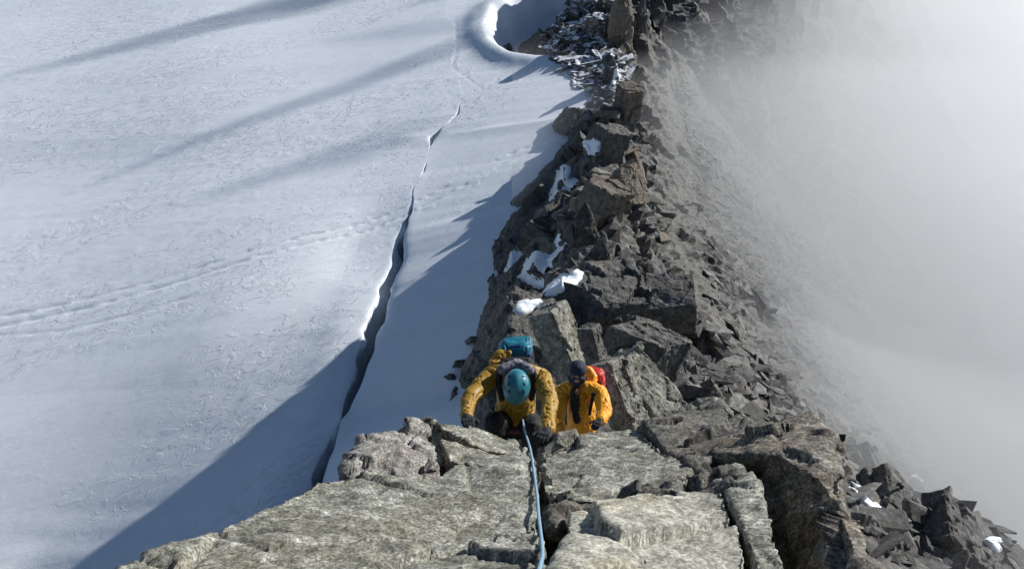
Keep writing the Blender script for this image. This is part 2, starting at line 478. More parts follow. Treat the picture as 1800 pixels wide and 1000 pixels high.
def snow_left(x, y):
    b = bx(y) - bw(y) * 0.5
    t = np.maximum(0, b - x)
    z = bz(y) - 2.4 * (1 - np.exp(-t / 26.0)) - 0.01 * t
    d = (x - A0[0]) * ND[0] + (y - A0[1]) * ND[1]
    dd_ = np.where(d > 0, d * d / (d + 3.0), 0)
    z = z - 0.36 * dd_ * sstep(0.5, 14, t)
    d2 = d + 8
    z = z + 0.5 * np.exp(-(d / 4.5) ** 2) * sstep(2, 9, t)
    # convex lip of the crevasse
    z = z + (0.10 * np.exp(-((t - 1.3) / 1.2) ** 2) - 0.10 * np.exp(-t / 0.12)) * sstep(.05, .5, bw(y))
    # dip by the widest opening, shaped to stretch the ridge shadow, and the little rib low on the left
    z = z - 0.45 * np.exp(-((x + 8.0) / 2.4) ** 2 - ((y - 36.8) / 4.0) ** 2)
    rib = dist_path(x, y, [PZ(-80, 1120, -4.6)[:2], PZ(70, 985, -4.3)[:2], PZ(180, 880, -3.9)[:2], PZ(300, 780, -3.3)[:2]])
    z = z + 0.7 * np.exp(-(rib / 0.75) ** 2) * sstep(3, 9, t) * (1 - sstep(15.5, 21, y))
    return z

def snow_right(x, y):
    b = bx(y) + bw(y) * 0.5
    t = np.maximum(0, x - b)
    z = bz(y) + 0.09 * t + (gR(y) - 0.09) * t * t / (t + 2.5 * (1 - sstep(.05, .5, bw(y))) + .01) - 0.10 * np.exp(-t / 0.15) * sstep(.05, .5, bw(y))
    return z

rows = [-60.0]
while rows[-1] < 110:
    y = rows[-1]
    rows.append(y + (3.0 if y < 2 else 0.3 if y < 14 else 0.11 if y < 56 else 0.16 if y < 76 else 0.5 if y < 90 else 2.0))
rows += list(np.geomspace(115, 2500, 30))
RY = np.array(rows)
tl = [0.0]
while tl[-1] < 60:
    tl.append(tl[-1] + (0.05 if tl[-1] < 0.4 else 0.11 + 0.0055 * tl[-1]))
TL = np.concatenate([tl, np.geomspace(63, 2500, 25)])
wall = np.array([6.0, 4.0, 2.6, 1.7, 1.0, 0.5, 0.2])
V = []
yy = RY[:, None]
b0 = (bx(RY) - bw(RY) * 0.5)
Xs = b0[:, None] - TL[None]
Ys = np.repeat(RY[:, None], len(TL), 1)
Zs = snow_left(Xs.ravel(), Ys.ravel()) + snow_extra(Xs.ravel(), Ys.ravel(), 1.0)
Zs = Zs.reshape(Xs.shape)
far = np.maximum(0, np.hypot(Xs, Ys - 40) - 110)
Zs = Zs * np.exp(-far / 300) - 0.012 * far
op = sstep(0.0, 0.25, bw(RY))[:, None]
Yw = np.repeat(RY[:, None], len(wall), 1)
nw = fbm(np.stack([Yw.ravel() * 1.1, np.tile(wall, len(RY)) * 0.9, np.zeros(Yw.size)], -1), 4, 0.55, 90).reshape(Yw.shape)
lean = np.interp(RY, [0, 30, 33, 37, 40, 80], [-.04, -.02, .22, .22, .0, -.04])[:, None]
Xw = b0[:, None] + (0.22 * nw + lean * wall[None]) * op
Zw = Zs[:, :1] - wall[None] * (op + (1 - op) * .05) - .004 * (1 - op)
Xw = Xw + (1 - op) * wall[None] * .35
X = np.concatenate([Xw, Xs], 1); Yg = np.concatenate([Yw, Ys], 1); Z = np.concatenate([Zw, Zs], 1)
gl = mesh_np('glacier', np.stack([X.ravel(), Yg.ravel(), Z.ravel()], 1), grid_faces(len(RY), X.shape[1], True))
tag(link('glacier', gl, M_snow, smooth=True), 'wide wind-carved glacier snowfield left of the ridge', kind='structure')

# apron on the ridge side
TR = np.concatenate([[0, .03, .07, .12, .18, .26, .36], np.linspace(.5, 30, 150)])
b1 = (bx(RY) + bw(RY) * 0.5)
xmax = xc(RY) - 0.15 + 3.0 * sstep(62, 72, RY)
width = np.maximum(xmax - b1, 1.0)
tt = TR / TR[-1]
tt = np.concatenate([TR[:7] , TR[7:]])
frac = np.clip((TR[None] - 0) / 30.0, 0, 1)
Xs = b1[:, None] + np.where(TR[None] < 0.5, TR[None], 0.5 + (TR[None] - 0.5) / 29.5 * (width[:, None] - 0.5))
Ys = np.repeat(RY[:, None], len(TR), 1)
Zs = (snow_right(Xs.ravel(), Ys.ravel()) + snow_extra(Xs.ravel(), Ys.ravel(), 0.35 * sstep(38, 46, Ys.ravel()) + 0.12)).reshape(Xs.shape)
far = np.maximum(0, np.hypot(Xs, Ys - 40) - 110)
Zs = Zs * np.exp(-far / 300) - 0.012 * far
Yw = np.repeat(RY[:, None], len(wall), 1)
nw = fbm(np.stack([Yw.ravel() * 1.1, np.tile(wall, len(RY)) * 0.9, np.zeros(Yw.size)], -1), 4, 0.55, 95).reshape(Yw.shape)
Xw = b1[:, None] - (0.15 * nw - 0.1 * wall[None] * 0.3) * op + 0.01
Zw = Zs[:, :1] - wall[None] * (op + (1 - op) * .06) - .004 * (1 - op)
Xw = Xw - (1 - op) * wall[None] * .35
X = np.concatenate([Xw, Xs], 1); Yg = np.concatenate([Yw, Ys], 1); Z = np.concatenate([Zw, Zs], 1)
ap = mesh_np('snow_slope', np.stack([X.ravel(), Yg.ravel(), Z.ravel()], 1), grid_faces(len(RY), X.shape[1]))
tag(link('snow_slope', ap, M_snows, smooth=True), 'smooth snow apron between the crevasse and the ridge', kind='structure')
SNOWR = bvh_of(ap)

# valley floor far below the right flank, out to the horizon
me = mesh_np('valley', [(-3000, -3000, -75), (3000, -3000, -75), (3000, 3000, -75), (-3000, 3000, -75)], [(0, 1, 2, 3)])
tag(link('valley', me, M_core), 'valley floor far below the ridge', kind='structure')

# ------------------------------------------------------------------ broken rock: pieces of the ridge
def hull_mesh(name, pts):
    bm = bmesh.new()
    for p in pts: bm.verts.new(p)
    r = bmesh.ops.convex_hull(bm, input=bm.verts)
    bmesh.ops.delete(bm, geom=list({g for g in r['geom_interior'] + r['geom_unused'] if isinstance(g, bmesh.types.BMVert)}), context='VERTS')
    me = bpy.data.meshes.new(name); bm.to_mesh(me); bm.free()
    return me

def chunk_pts(rs, sx, sy, sz, n=16, box=0.75):
    """points of an angular block: a box with knocked-off corners"""
    p = []
    for k in range(n):
        q = rs.uniform(-1, 1, 3)
        ax = rs.integers(0, 3)
        q[ax] = np.sign(q[ax]) if q[ax] != 0 else 1
        q = np.sign(q) * np.abs(q) ** box
        p.append(q * (sx, sy, sz) * 0.5)
    return p

def dense_rock(name, pts, voxel, amp, seed, smooth_it=2):
    """angular block: convex hull with knocked edges, subdivided and fractured"""
    bm = bmesh.new()
    for p in pts: bm.verts.new(p)
    r = bmesh.ops.convex_hull(bm, input=bm.verts)
    bmesh.ops.delete(bm, geom=list({g for g in r['geom_interior'] + r['geom_unused'] if isinstance(g, bmesh.types.BMVert)}), context='VERTS')
    bmesh.ops.dissolve_limit(bm, angle_limit=0.12, verts=bm.verts[:], edges=bm.edges[:])
    size = max((max(v.co[k] for v in bm.verts) - min(v.co[k] for v in bm.verts)) for k in range(3))
    bmesh.ops.bevel(bm, geom=bm.edges[:], offset=size * 0.022, segments=1, affect='EDGES')
    bmesh.ops.triangulate(bm, faces=bm.faces)
    for _ in range(7):
        lng = [e for e in bm.edges if e.calc_length() > voxel * 1.7]
        if not lng or len(bm.faces) > 14000: break
        bmesh.ops.subdivide_edges(bm, edges=lng, cuts=1)
        bmesh.ops.triangulate(bm, faces=bm.faces)
    bmesh.ops.recalc_face_normals(bm, faces=bm.faces)
    me = bpy.data.meshes.new(name); bm.to_mesh(me); bm.free()
    v, n = verts_of(me), normals_of(me)
    k = 2.6 / size
    f1, c1 = facets(v * k + seed * 3.1, seed); f2, c2 = facets(v * k * 2.9 + seed, seed + 5)
    d = amp * (1.1 * f1 + 0.4 * f2 - 0.35 * np.exp(-c1 / 0.02) - 0.1 * np.exp(-c2 / 0.03) + 0.3 * fbm(v * k * 5, 4, 0.6, seed))
    set_verts(me, v + n * d[:, None])
    return me

rs = np.random.default_rng(11)
CHUNKS = [hull_mesh('rock', chunk_pts(rs, rs.uniform(.8, 2.0), rs.uniform(.6, 1.1), rs.uniform(.22, .85), int(rs.integers(9, 20)), rs.uniform(.5, 1.1))) for k in range(22)]
for m in CHUNKS: m.materials.append(M_rock); m.shade_flat()
BCH = []
for m in CHUNKS[:6]:
    c = m.copy(); c.materials.clear(); c.materials.append(M_brown); BCH.append(c)
CHV = []
for m in CHUNKS:
    bm = bmesh.new(); bm.from_mesh(m); bmesh.ops.triangulate(bm, faces=bm.faces)
    CHV.append((np.array([v.co[:] for v in bm.verts]), np.array([[v.index for v in f.verts] for f in bm.faces]))); bm.free()

def rot_to(nrm, spin, tiltx=0.0):
    q = Vector(nrm).to_track_quat('Z', 'Y').to_matrix()
    return q @ Matrix.Rotation(spin, 3, 'Z') @ Matrix.Rotation(tiltx, 3, 'X')

pieces = []
def place_piece(loc, nrm, size, brown=False, sink=0.25, flat=1.0, align=None):
    me = (BCH[rs.integers(0, len(BCH))] if brown else CHUNKS[rs.integers(0, len(CHUNKS))])
    o = bpy.data.objects.new('rock', me)
    R = (rot_to(nrm, rs.uniform(0, 6.28), rs.normal(0, 0.35)) if align is None else Matrix.Rotation(math.radians(align) + rs.normal(0, .3), 3, 'Z') @ Matrix.Rotation(rs.normal(.62, .18), 3, 'Y') @ Matrix.Rotation(rs.normal(0, .22), 3, 'X')).to_4x4()
    o.matrix_world = Matrix.Translation(Vector(loc) + Vector(nrm) * size * (0.35 - sink - (0 if align is None else .25))) @ R @ Matrix.Diagonal((size * rs.uniform(.75, 1.3) * (1.0 if align is None else 1.5), size * rs.uniform(.7, 1.1), size * flat * rs.uniform(.7, 1.2), 1))
    COL.objects.link(o); o.parent = core
    pieces.append(o)

# picked by pixel: loose blocks along the crest and upper right flank
def scatter(n, poly, smin, smax, brown=0.15, flat=1.0, up=0.5, align=None):
    xs = [p[0] for p in poly]; ys = [p[1] for p in poly]
    k = 0
    for _ in range(n * 20):
        if k >= n: break
        x, y = rs.uniform(min(xs), max(xs)), rs.uniform(min(ys), max(ys))
        ins = False
        for (x0, y0), (x1, y1) in zip(poly, poly[1:] + poly[:1]):
            if (y0 > y) != (y1 > y) and x < (x1 - x0) * (y - y0) / (y1 - y0) + x0: ins = not ins
        if not ins or ((x - 1525) * .74 + (y - 885) * .67) ** 2 / 58 ** 2 + ((y - 885) * .74 - (x - 1525) * .67) ** 2 / 24 ** 2 < 1 or ((x - 1748) / 36) ** 2 + ((y - 958) / 22) ** 2 < 1 or ((x - 1612) / 30) ** 2 + ((y - 842) / 18) ** 2 < 1: continue
        loc, nrm, _, dist = hit(x, y)
        if loc is None: continue
        nn = (nrm * (1 - up) + Vector((0, 0, 1)) * up).normalized()
        sz = dist / F * (smin + (smax - smin) * rs.random() ** 2.0)
        place_piece(loc, nn, sz, rs.random() < brown, 0.3, flat, align)
        k += 1
scatter(50, [(1015, 225), (1060, 195), (1140, 240), (1120, 290), (1010, 290)], 10, 26, .3)
scatter(60, [(945, 300), (1010, 275), (1130, 280), (1140, 350), (1070, 400), (990, 360)], 10, 36, .3)
scatter(45, [(940, 350), (1060, 360), (1110, 440), (1080, 500), (930, 480)], 10, 34, .25)
scatter(45, [(890, 500), (1020, 480), (1150, 470), (1180, 600), (1140, 690), (1090, 640), (900, 570)], 10, 36, .15)
scatter(55, [(1140, 330), (1200, 380), (1330, 560), (1420, 690), (1300, 700), (1200, 620), (1130, 450)], 9, 28, .05, .45)
scatter(34, [(1470, 790), (1640, 815), (1700, 850), (1800, 930), (1800, 1000), (1560, 1000)], 14, 48, .1, .5, align=-12)

def joined_scree(name, pts, nrms, sizes, mat, parent, flat=0.6):
    V, Fc, o = [], [], 0
    for p, n, s in zip(pts, nrms, sizes):
        v, f = CHV[rs.integers(0, len(CHV))]
        R = np.array(rot_to(n, rs.uniform(0, 6.28), rs.normal(0, .3)))
        q = (v * (s * rs.uniform(.7, 1.4), s * rs.uniform(.6, 1.1), s * flat * rs.uniform(.6, 1.3))) @ R.T + np.array(p)
        V.append(q); Fc.append(f + o); o += len(v)
    me = mesh_np(name, np.concatenate(V), np.concatenate(Fc))
    ob = link(name, me, mat, parent)
    ob['kind'] = 'stuff'
    return ob

# scree on the right flank, too many to count
pts, nrms, sizes = [], [], []
for _ in range(26000):
    y = rs.uniform(7, 62); d = rs.uniform(0.3, 1) ** 1.3 * 26 if y > 18 else rs.uniform(1.5, 12)
    x = np.interp(y, CXY, CX) + d
    r = CORE.ray_cast(Vector((x, y, 60)), Vector((0, 0, -1)))
    if r[0] is None: continue
    pts.append(r[0]); nrms.append((r[1] * .7 + Vector((0, 0, .5))).normalized()); sizes.append(0.14 + 0.6 * rs.random() ** 4 + (0.1 * rs.random() - .05 if y < 18 else 0))
joined_scree('scree', pts, nrms, sizes, M_scree, core)

# dark broken rock poking out of the snow where the ridge meets the glacier, and on the far buttress
def on_snow(poly, n, smin, smax, name, tree, parent):
    xs = [p[0] for p in poly]; ys = [p[1] for p in poly]
    a, b, c = [], [], []
    while len(a) < n:
        x, y = rs.uniform(min(xs), max(xs)), rs.uniform(min(ys), max(ys))
        ins = False
        for (x0, y0), (x1, y1) in zip(poly, poly[1:] + poly[:1]):
            if (y0 > y) != (y1 > y) and x < (x1 - x0) * (y - y0) / (y1 - y0) + x0: ins = not ins
        if not ins: continue
        best = None
        for t in tree:
            h = hit(x, y, t)
            if h[0] is not None and (best is None or h[3] < best[3]): best = h
        if best is None: n -= 1; continue
        a.append(best[0]); b.append((best[1] * .5 + Vector((0, 0, .6))).normalized()); c.append(best[3] / F * (smin + (smax - smin) * rs.random() ** 2.5))
    return joined_scree(name, a, b, c, M_rock, parent, .8)
on_snow([(1000, 120), (1060, 95), (1110, 110), (1090, 190), (1050, 185), (1010, 150)], 260, 6, 24, 'scree', [CORE, SNOWR, PEAK], core)
on_snow([(945, 75), (1010, 0), (1100, 0), (1100, 95), (1000, 118), (975, 110)], 420, 5, 22, 'scree', [CORE, SNOWR, PEAK], peak)


# ------------------------------------------------------------------ foreground summit blocks
def solid(tops, faces, down, voxel, amp, seed, freq=1.5, smooth_it=1, rough=1.0, aniso=(1, 1, 1)):
    """closed block from a faceted upper surface: tops = (px, py, distance) corners; sides go along down"""
    v = [P(*q) for q in tops]
    n = len(v)
    d = np.array(down, float)
    allv = v + [p + d for p in v]
    fs = [tuple(f) for f in faces] + [tuple(i + n for i in reversed(f)) for f in faces]
    cnt = {}
    for f in faces:
        for a, b in zip(f, list(f[1:]) + [f[0]]): cnt[(a, b)] = 1
    for a, b in list(cnt):
        if (b, a) not in cnt: fs.append((b, a, a + n, b + n))
    me = bpy.data.meshes.new('tmp'); me.from_pydata([tuple(p) for p in allv], [], fs); me.update()
    bm = bmesh.new(); bm.from_mesh(me); bmesh.ops.recalc_face_normals(bm, faces=bm.faces); bm.to_mesh(me); bm.free()
    me = bake(me, [('REMESH', dict(mode='VOXEL', voxel_size=voxel, adaptivity=0.0)), ('SMOOTH', dict(factor=0.5, iterations=smooth_it))])
    v, nn = verts_of(me), normals_of(me)
    q = v * np.array(aniso)
    f1, c1 = facets(q * freq + seed, seed); f2, c2 = facets(q * freq * 2.7 + seed, seed + 4); f3, c3 = facets(q * freq * 8 + seed, seed + 7)
    b = fbm(q * 1.6, 3, 0.5, seed + 2)
    gate = sstep(-0.15, 0.35, fbm(q * 1.1 + 9, 2, 0.5, seed + 3))
    d = amp * (0.9 * f1 * (.5 + .5 * gate) + 0.2 * f2 * (0.3 + 0.7 * gate) + 0.05 * f3 + 0.45 * b - 0.6 * np.exp(-c1 / 0.018) * (.3 + .7 * gate) - 0.18 * np.exp(-c2 / 0.03) * gate)
    d += rough * (0.0045 * fbm(q * 16, 4, 0.62, seed + 5) + 0.0035 * fbm(q * 60, 2, 0.6, seed + 6))
    set_verts(me, v + nn * d[:, None])
    return me

FG = []
def block(name, label, tops, faces, down, mat, voxel=0.02, amp=0.05, seed=1, **kw):
    me = solid(tops, faces, down, voxel * .8, amp * 1.35, seed, **kw)
    me.name = name
    o = link(name, me, mat, smooth=True)
    tag(o, label, 'rock', kind='thing')
    FG.append(o)
    return o

# pale lichen slab left of the rope
block('rock_slab', 'broad pale grey lichen-speckled slab left of the blue rope',
      [(150, 1030, 3.35), (300, 965, 3.75), (470, 885, 4.25), (560, 838, 4.6), (640, 835, 4.75), (760, 845, 4.7), (830, 800, 5.15), (936, 790, 5.45),
       (948, 860, 4.55), (953, 940, 3.7), (958, 1020, 3.05), (963, 1200, 2.3), (500, 1200, 2.35), (60, 1180, 2.5), (560, 960, 3.62), (760, 935, 3.82)],
      [(0, 1, 14, 12, 13), (1, 2, 14), (2, 3, 4, 14), (4, 5, 15, 14), (5, 6, 8, 15), (6, 7, 8), (8, 9, 15), (9, 10, 15), (10, 11, 12, 14, 15)],
      (0.1, -0.25, -1.5), M_slab, 0.02, 0.045, 3)
block('quartz_boulder', 'knobbly whitish quartz lump at the left rim above the dark notch',
      [(600, 822, 4.85), (650, 772, 5.2), (715, 735, 5.6), (752, 745, 5.55), (768, 790, 5.2), (755, 838, 4.8), (690, 862, 4.6), (625, 855, 4.65), (700, 795, 5.0)],
      [(0, 1, 8), (1, 2, 8), (2, 3, 8), (3, 4, 8), (4, 5, 8), (5, 6, 8), (6, 7, 8), (7, 0, 8)],
      (0.05, 0.0, -1.0), M_quartz, 0.018, 0.06, 8, freq=5.0)
block('rock_slab', 'narrow wedge slab with dark crack under the climber with teal helmet',
      [(735, 728, 5.75), (800, 742, 5.85), (870, 764, 5.95), (926, 784, 5.85), (930, 800, 5.5), (850, 790, 5.3), (790, 762, 5.45)],
      [(0, 1, 6), (1, 2, 5, 6), (2, 3, 4, 5)],
      (0.05, 0.0, -0.9), M_slab, 0.018, 0.035, 14, freq=3.5)
block('rock_slab', 'tilted slab block beside the notch, behind the pale lichen slab',
      [(772, 770, 5.35), (835, 790, 5.3), (880, 800, 5.2), (850, 822, 4.95), (790, 812, 5.05)],
      [(0, 1, 4), (1, 2, 3, 4)],
      (0.05, 0.0, -0.8), M_slab, 0.018, 0.03, 19, freq=3.5)
# right of the rope
block('rock_slab', 'smooth grey slab right of the rope below the climber in orange-yellow',
      [(938, 786, 5.6), (985, 762, 5.95), (1060, 754, 6.1), (1128, 748, 6.15), (1165, 785, 5.5), (1216, 826, 4.95), (1200, 868, 4.5), (1110, 886, 4.35), (1030, 880, 4.4), (955, 874, 4.45), (1050, 810, 5.1)],
      [(0, 1, 10), (1, 2, 10), (2, 3, 4, 10), (4, 5, 6, 10), (6, 7, 10), (7, 8, 10), (8, 9, 10), (9, 0, 10)],
      (0.0, 0.05, -1.6), M_slab, 0.02, 0.04, 23)
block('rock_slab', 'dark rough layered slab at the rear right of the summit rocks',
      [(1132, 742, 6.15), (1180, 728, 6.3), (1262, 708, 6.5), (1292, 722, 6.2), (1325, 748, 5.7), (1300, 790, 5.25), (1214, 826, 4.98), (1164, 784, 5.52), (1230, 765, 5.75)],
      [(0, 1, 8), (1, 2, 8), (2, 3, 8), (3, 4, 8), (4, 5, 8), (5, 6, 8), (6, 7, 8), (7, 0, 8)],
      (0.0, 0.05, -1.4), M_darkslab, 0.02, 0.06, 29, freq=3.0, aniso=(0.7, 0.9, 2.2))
block('rock_block', 'pale buff front face of rock at the bottom of the picture',
      [(1000, 896, 3.95), (1110, 874, 4.15), (1196, 856, 4.38), (1274, 856, 4.36), (1308, 950, 3.7), (1328, 1010, 3.35), (1340, 1200, 2.6), (955, 1200, 2.5), (975, 1010, 3.08)],
      [(0, 1, 8), (1, 2, 4, 8), (2, 3, 4), (4, 5, 8), (5, 6, 7, 8)],
      (0.1, 0.1, -1.7), M_pale, 0.02, 0.03, 31)
block('rock_block', 'tall grey block split off by a long crack, left of the dark overhang',
      [(1280, 866, 4.3), (1322, 828, 4.6), (1345, 880, 4.15), (1372, 965, 3.6), (1385, 1010, 3.35), (1400, 1200, 2.6), (1342, 1200, 2.58), (1330, 1010, 3.33), (1312, 950, 3.68)],
      [(0, 1, 2, 8), (2, 3, 8), (3, 4, 7, 8), (4, 5, 6, 7)],
      (0.12, 0.1, -1.7), M_slab, 0.02, 0.03, 37)
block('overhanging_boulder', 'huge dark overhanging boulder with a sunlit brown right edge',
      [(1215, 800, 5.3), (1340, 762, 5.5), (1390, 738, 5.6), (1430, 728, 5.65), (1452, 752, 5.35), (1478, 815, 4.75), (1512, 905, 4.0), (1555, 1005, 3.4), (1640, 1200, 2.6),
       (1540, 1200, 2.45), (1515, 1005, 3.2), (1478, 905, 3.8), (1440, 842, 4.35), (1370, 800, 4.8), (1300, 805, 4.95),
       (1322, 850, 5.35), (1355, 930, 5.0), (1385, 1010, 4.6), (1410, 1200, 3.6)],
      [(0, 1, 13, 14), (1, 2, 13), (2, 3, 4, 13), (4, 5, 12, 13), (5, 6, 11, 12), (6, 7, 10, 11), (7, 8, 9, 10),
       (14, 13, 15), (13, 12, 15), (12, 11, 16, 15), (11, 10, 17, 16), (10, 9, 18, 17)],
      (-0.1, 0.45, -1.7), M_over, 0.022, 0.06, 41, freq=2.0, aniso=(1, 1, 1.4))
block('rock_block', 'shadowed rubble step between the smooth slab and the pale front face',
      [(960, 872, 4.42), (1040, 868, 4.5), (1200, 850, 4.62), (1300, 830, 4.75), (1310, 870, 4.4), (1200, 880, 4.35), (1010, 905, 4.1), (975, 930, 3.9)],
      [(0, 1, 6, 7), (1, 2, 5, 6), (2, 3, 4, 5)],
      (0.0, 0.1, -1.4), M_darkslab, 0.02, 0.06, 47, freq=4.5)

# sheer slabs of the dark left wall, from the crest edge down to the snow
def wall_slab(label, outline, seed, proud, thick=1.2, voxel=.055):
    tops = []
    for x, y in outline:
        ds = [h[3] for h in (hit(x, y, SMOOTH), hit(x, y, SNOWR)) if h[0] is not None]
        tops.append((x, y, min(ds) - proud))
    cx, cy = sum(q[0] for q in outline) / len(outline), sum(q[1] for q in outline) / len(outline)
    dm = [q[2] for q in tops]
    A_ = np.array([[q[0], q[1], 1.0] for q in tops]); co = np.linalg.lstsq(A_, 1.0 / np.array(dm), rcond=None)[0]
    tops = [(x, y, .5 * d + .5 / (co[0] * x + co[1] * y + co[2])) for x, y, d in tops]     # pulled half-way to one plane
    k = len(tops)
    tops.append((cx, cy, sum(q[2] for q in tops) / k - .1))
    o = block('rock_wall', label, tops, [(i, (i + 1) % k, k) for i in range(k)], (.5, .15, -thick), M_core, voxel, .13, seed, freq=.55, aniso=(1.6, 1, .6), rough=3.0)
    FG.pop()
    bpy.context.view_layer.update()
    WALLS.append(bvh_of(o.data))
WALLS = []
wall_slab('upper dark slab of the sheer left rock wall above the shaded snow', [(952, 302), (985, 312), (970, 360), (945, 430), (905, 470), (866, 470), (872, 425), (895, 385), (925, 335)], 301, .35)
wall_slab('lower dark slab of the sheer left rock wall behind the turquoise pack', [(862, 462), (900, 470), (928, 500), (915, 560), (900, 620), (880, 690), (842, 690), (840, 610), (852, 530)], 302, .3)

# ------------------------------------------------------------------ named boulders on the ridge
BVHS = []; DEFER = []
def boulder(name, label, px, py, dist, dims, rot, seed, mat=M_rock, pts=None, amp=None, voxel=None):
    r_ = np.random.default_rng(seed)
    if pts is None:
        pts = chunk_pts(r_, *dims, 26, .4)
    else:
        pts = [np.array(p) * np.array(dims) for p in pts]
    big = max(dims)
    me = dense_rock(name, pts, voxel or big / 45, amp or big * 0.026, seed, 2)
    o = link(name, me, mat)
    if dist is None:
        dist = min(h[3] for h in (hit(px, py), hit(px, py, SNOWR)) if h[0] is not None)
    o.location = Vector(P(px, py, dist))
    if len(rot) == 2:                      # (direction the front face looks, up direction)
        yv = -Vector(rot[0]).normalized(); zv = Vector(rot[1]); zv = (zv - yv * zv.dot(yv)).normalized(); xv = yv.cross(zv)
        o.rotation_euler = Matrix((xv, yv, zv)).transposed().to_euler()
    else:
        o.rotation_euler = [math.radians(a) for a in rot]
    bpy.context.view_layer.update()
    BVHS.append(BVHTree.FromPolygons([o.matrix_world @ q.co for q in me.vertices], [tuple(q.vertices) for q in me.polygons]))
    return tag(o, label, 'boulder', kind='thing')
LEDGE = [(-.5, -.5, -.4), (.5, -.45, -.5), (-.5, .5, -.45), (.5, .5, -.5), (-.45, -.4, .5), (.35, -.5, .2), (-.5, .45, .35), (.45, .3, .1)]
for k_, (lab, px_, py_, ds_, dm_, rt_) in enumerate((
        ('pointed grey rock mass on the near skyline in the mist', 1535, 822, 20.5, (2.2, 2.0, 1.8), (0, 34, -15)),
        ('long layered slab dipping right beside the snow tongue', 1600, 905, 19.5, (3.4, 1.6, 1.2), (6, 36, -20)),
        ('misty blunt slab on the near skyline right of the snow strip', 1690, 862, 21.5, (2.6, 1.8, 1.6), (0, 34, -25)),
        ('large layered slab above the lower right snow patch', 1700, 955, 19.0, (3.2, 2.0, 1.2), (8, 36, -18)),
        ('dim rounded slab at the right edge of the picture', 1785, 930, 20.5, (2.4, 1.8, 1.4), (0, 32, -20)))):
    DEFER.append((lab, px_, py_, ds_, dm_, rt_, 90 + k_))
BOX = [(x, y, z) for x in (-.5, .5) for y in (-.5, .5) for z in (-.5, .5)]
WEDGE = [(-.5, -.5, -.5), (.5, -.5, -.5), (-.5, .5, -.5), (.5, .5, -.5), (-.5, -.5, .3), (.5, -.5, .5), (-.4, .5, .35), (.5, .4, .42)]
SPIRE = [(-.5, -.5, -.5), (.5, -.5, -.5), (-.5, .5, -.5), (.5, .5, -.5), (-.3, -.1, .2), (.1, -.1, .5), (.2, .2, .42), (.4, -.2, .05)]
for lab, px_, py_, ds_, dm_, rt_, sd_ in DEFER:
    h_ = hit(px_, py_)
    boulder('rock_mass', lab, px_, py_, (h_[3] if h_[0] is not None else ds_) + .15, tuple(.62 * q for q in dm_), rt_, sd_, mat=M_core, pts=LEDGE, voxel=.05)
boulder('boulder', 'big square block jutting out to the right over the scree', 1160, 530, 17.2, (1.45, 1.1, .9), (6, -8, -6), 51, pts=WEDGE, amp=.02)
boulder('boulder', 'blunt dark block resting just above the jutting square block', 1108, 478, 20.0, (.95, .8, .75), (10, -14, 30), 52)
boulder('boulder', 'pale upright slab pillar right behind the two climbers', 990, 606, 13.1, (.52, .5, 1.35), ((.72, -.42, .55), (-.25, .35, 1)), 53, mat=M_slab, pts=BOX, amp=.02)
boulder('boulder', 'narrow pillar right of the pale pillar, behind the navy hood', 1048, 628, 12.8, (.26, .3, 1.1), ((.7, -.5, .4), (-.2, .3, 1)), 54, pts=BOX, amp=.02)
boulder('boulder', 'tall grey spire on the crest left of the blunt block', 1042, 478, 18.2, (1.2, 1.3, 2.4), (0, 4, 10), 55, pts=SPIRE)
boulder('boulder', 'dark snow-dusted block standing below the upper snow patch', 1022, 388, 25.5, (.95, .9, 1.5), (-8, 5, 25), 56, pts=SPIRE)
boulder('boulder', 'brown pyramid block high on the right of the crest', 1100, 312, 31.5, (2.0, 1.5, 1.7), (-10, 20, 35), 57, mat=M_brown, pts=SPIRE)
boulder('boulder', 'square pillar with a sunlit brown side at the snow saddle', 1104, 188, 51.0, (1.25, 1.3, 2.6), (0, 3, 25), 58, mat=M_brown, pts=BOX)
boulder('boulder', 'small dark tooth of rock above the snow saddle', 1073, 118, 58.5, (1.0, 1.0, 1.7), (0, 0, 15), 59, pts=SPIRE)
boulder('boulder', 'tall dark tower at the far end of the ridge', 1088, 42, 66.5, (2.1, 2.2, 6.5), (0, -2, 20), 60, mat=M_brown, pts=SPIRE)
boulder('boulder', 'dim pinnacle in the mist right of the far tower', 1125, 30, 69.0, (1.3, 1.4, 4.2), (0, 3, 40), 61, pts=SPIRE)
boulder('boulder', 'lone dark triangular rock just behind the summit slabs', 1240, 694, None, (.7, .7, .7), (0, 0, 20), 62, pts=SPIRE)
boulder('boulder', 'lit rounded blocks stacked below the jutting square block', 1120, 600, 15.2, (.75, .7, .8), (10, 20, 0), 64)
boulder('boulder', 'long pale buff slab leaning on the crest right of the climbers', 1135, 692, 11.5, (.6, .5, 1.3), ((.5, -.45, .74), (-.75, .5, 1)), 65, mat=M_slab, pts=BOX, amp=.025)
boulder('boulder', 'pale leaning slab close beside the orange-yellow jacket', 1088, 694, 11.0, (.34, .4, 1.0), ((.6, -.5, .6), (-.3, .5, 1)), 66, mat=M_slab, pts=BOX, amp=.025)

boulder('boulder', 'thin dark rock rib poking out of the shaded snow left of the wall', 828, 600, None, (.45, .25, 1.5), (40, 5, 20), 67)
boulder('boulder', 'dark jagged rock fin in the snow just left of the ochre sleeve', 808, 640, None, (.65, .3, 1.9), (42, 8, 10), 68)
boulder('boulder', 'lowest small dark rock in the snow left of the ochre sleeve', 790, 662, None, (.3, .25, 1.3), (45, 10, 15), 69)

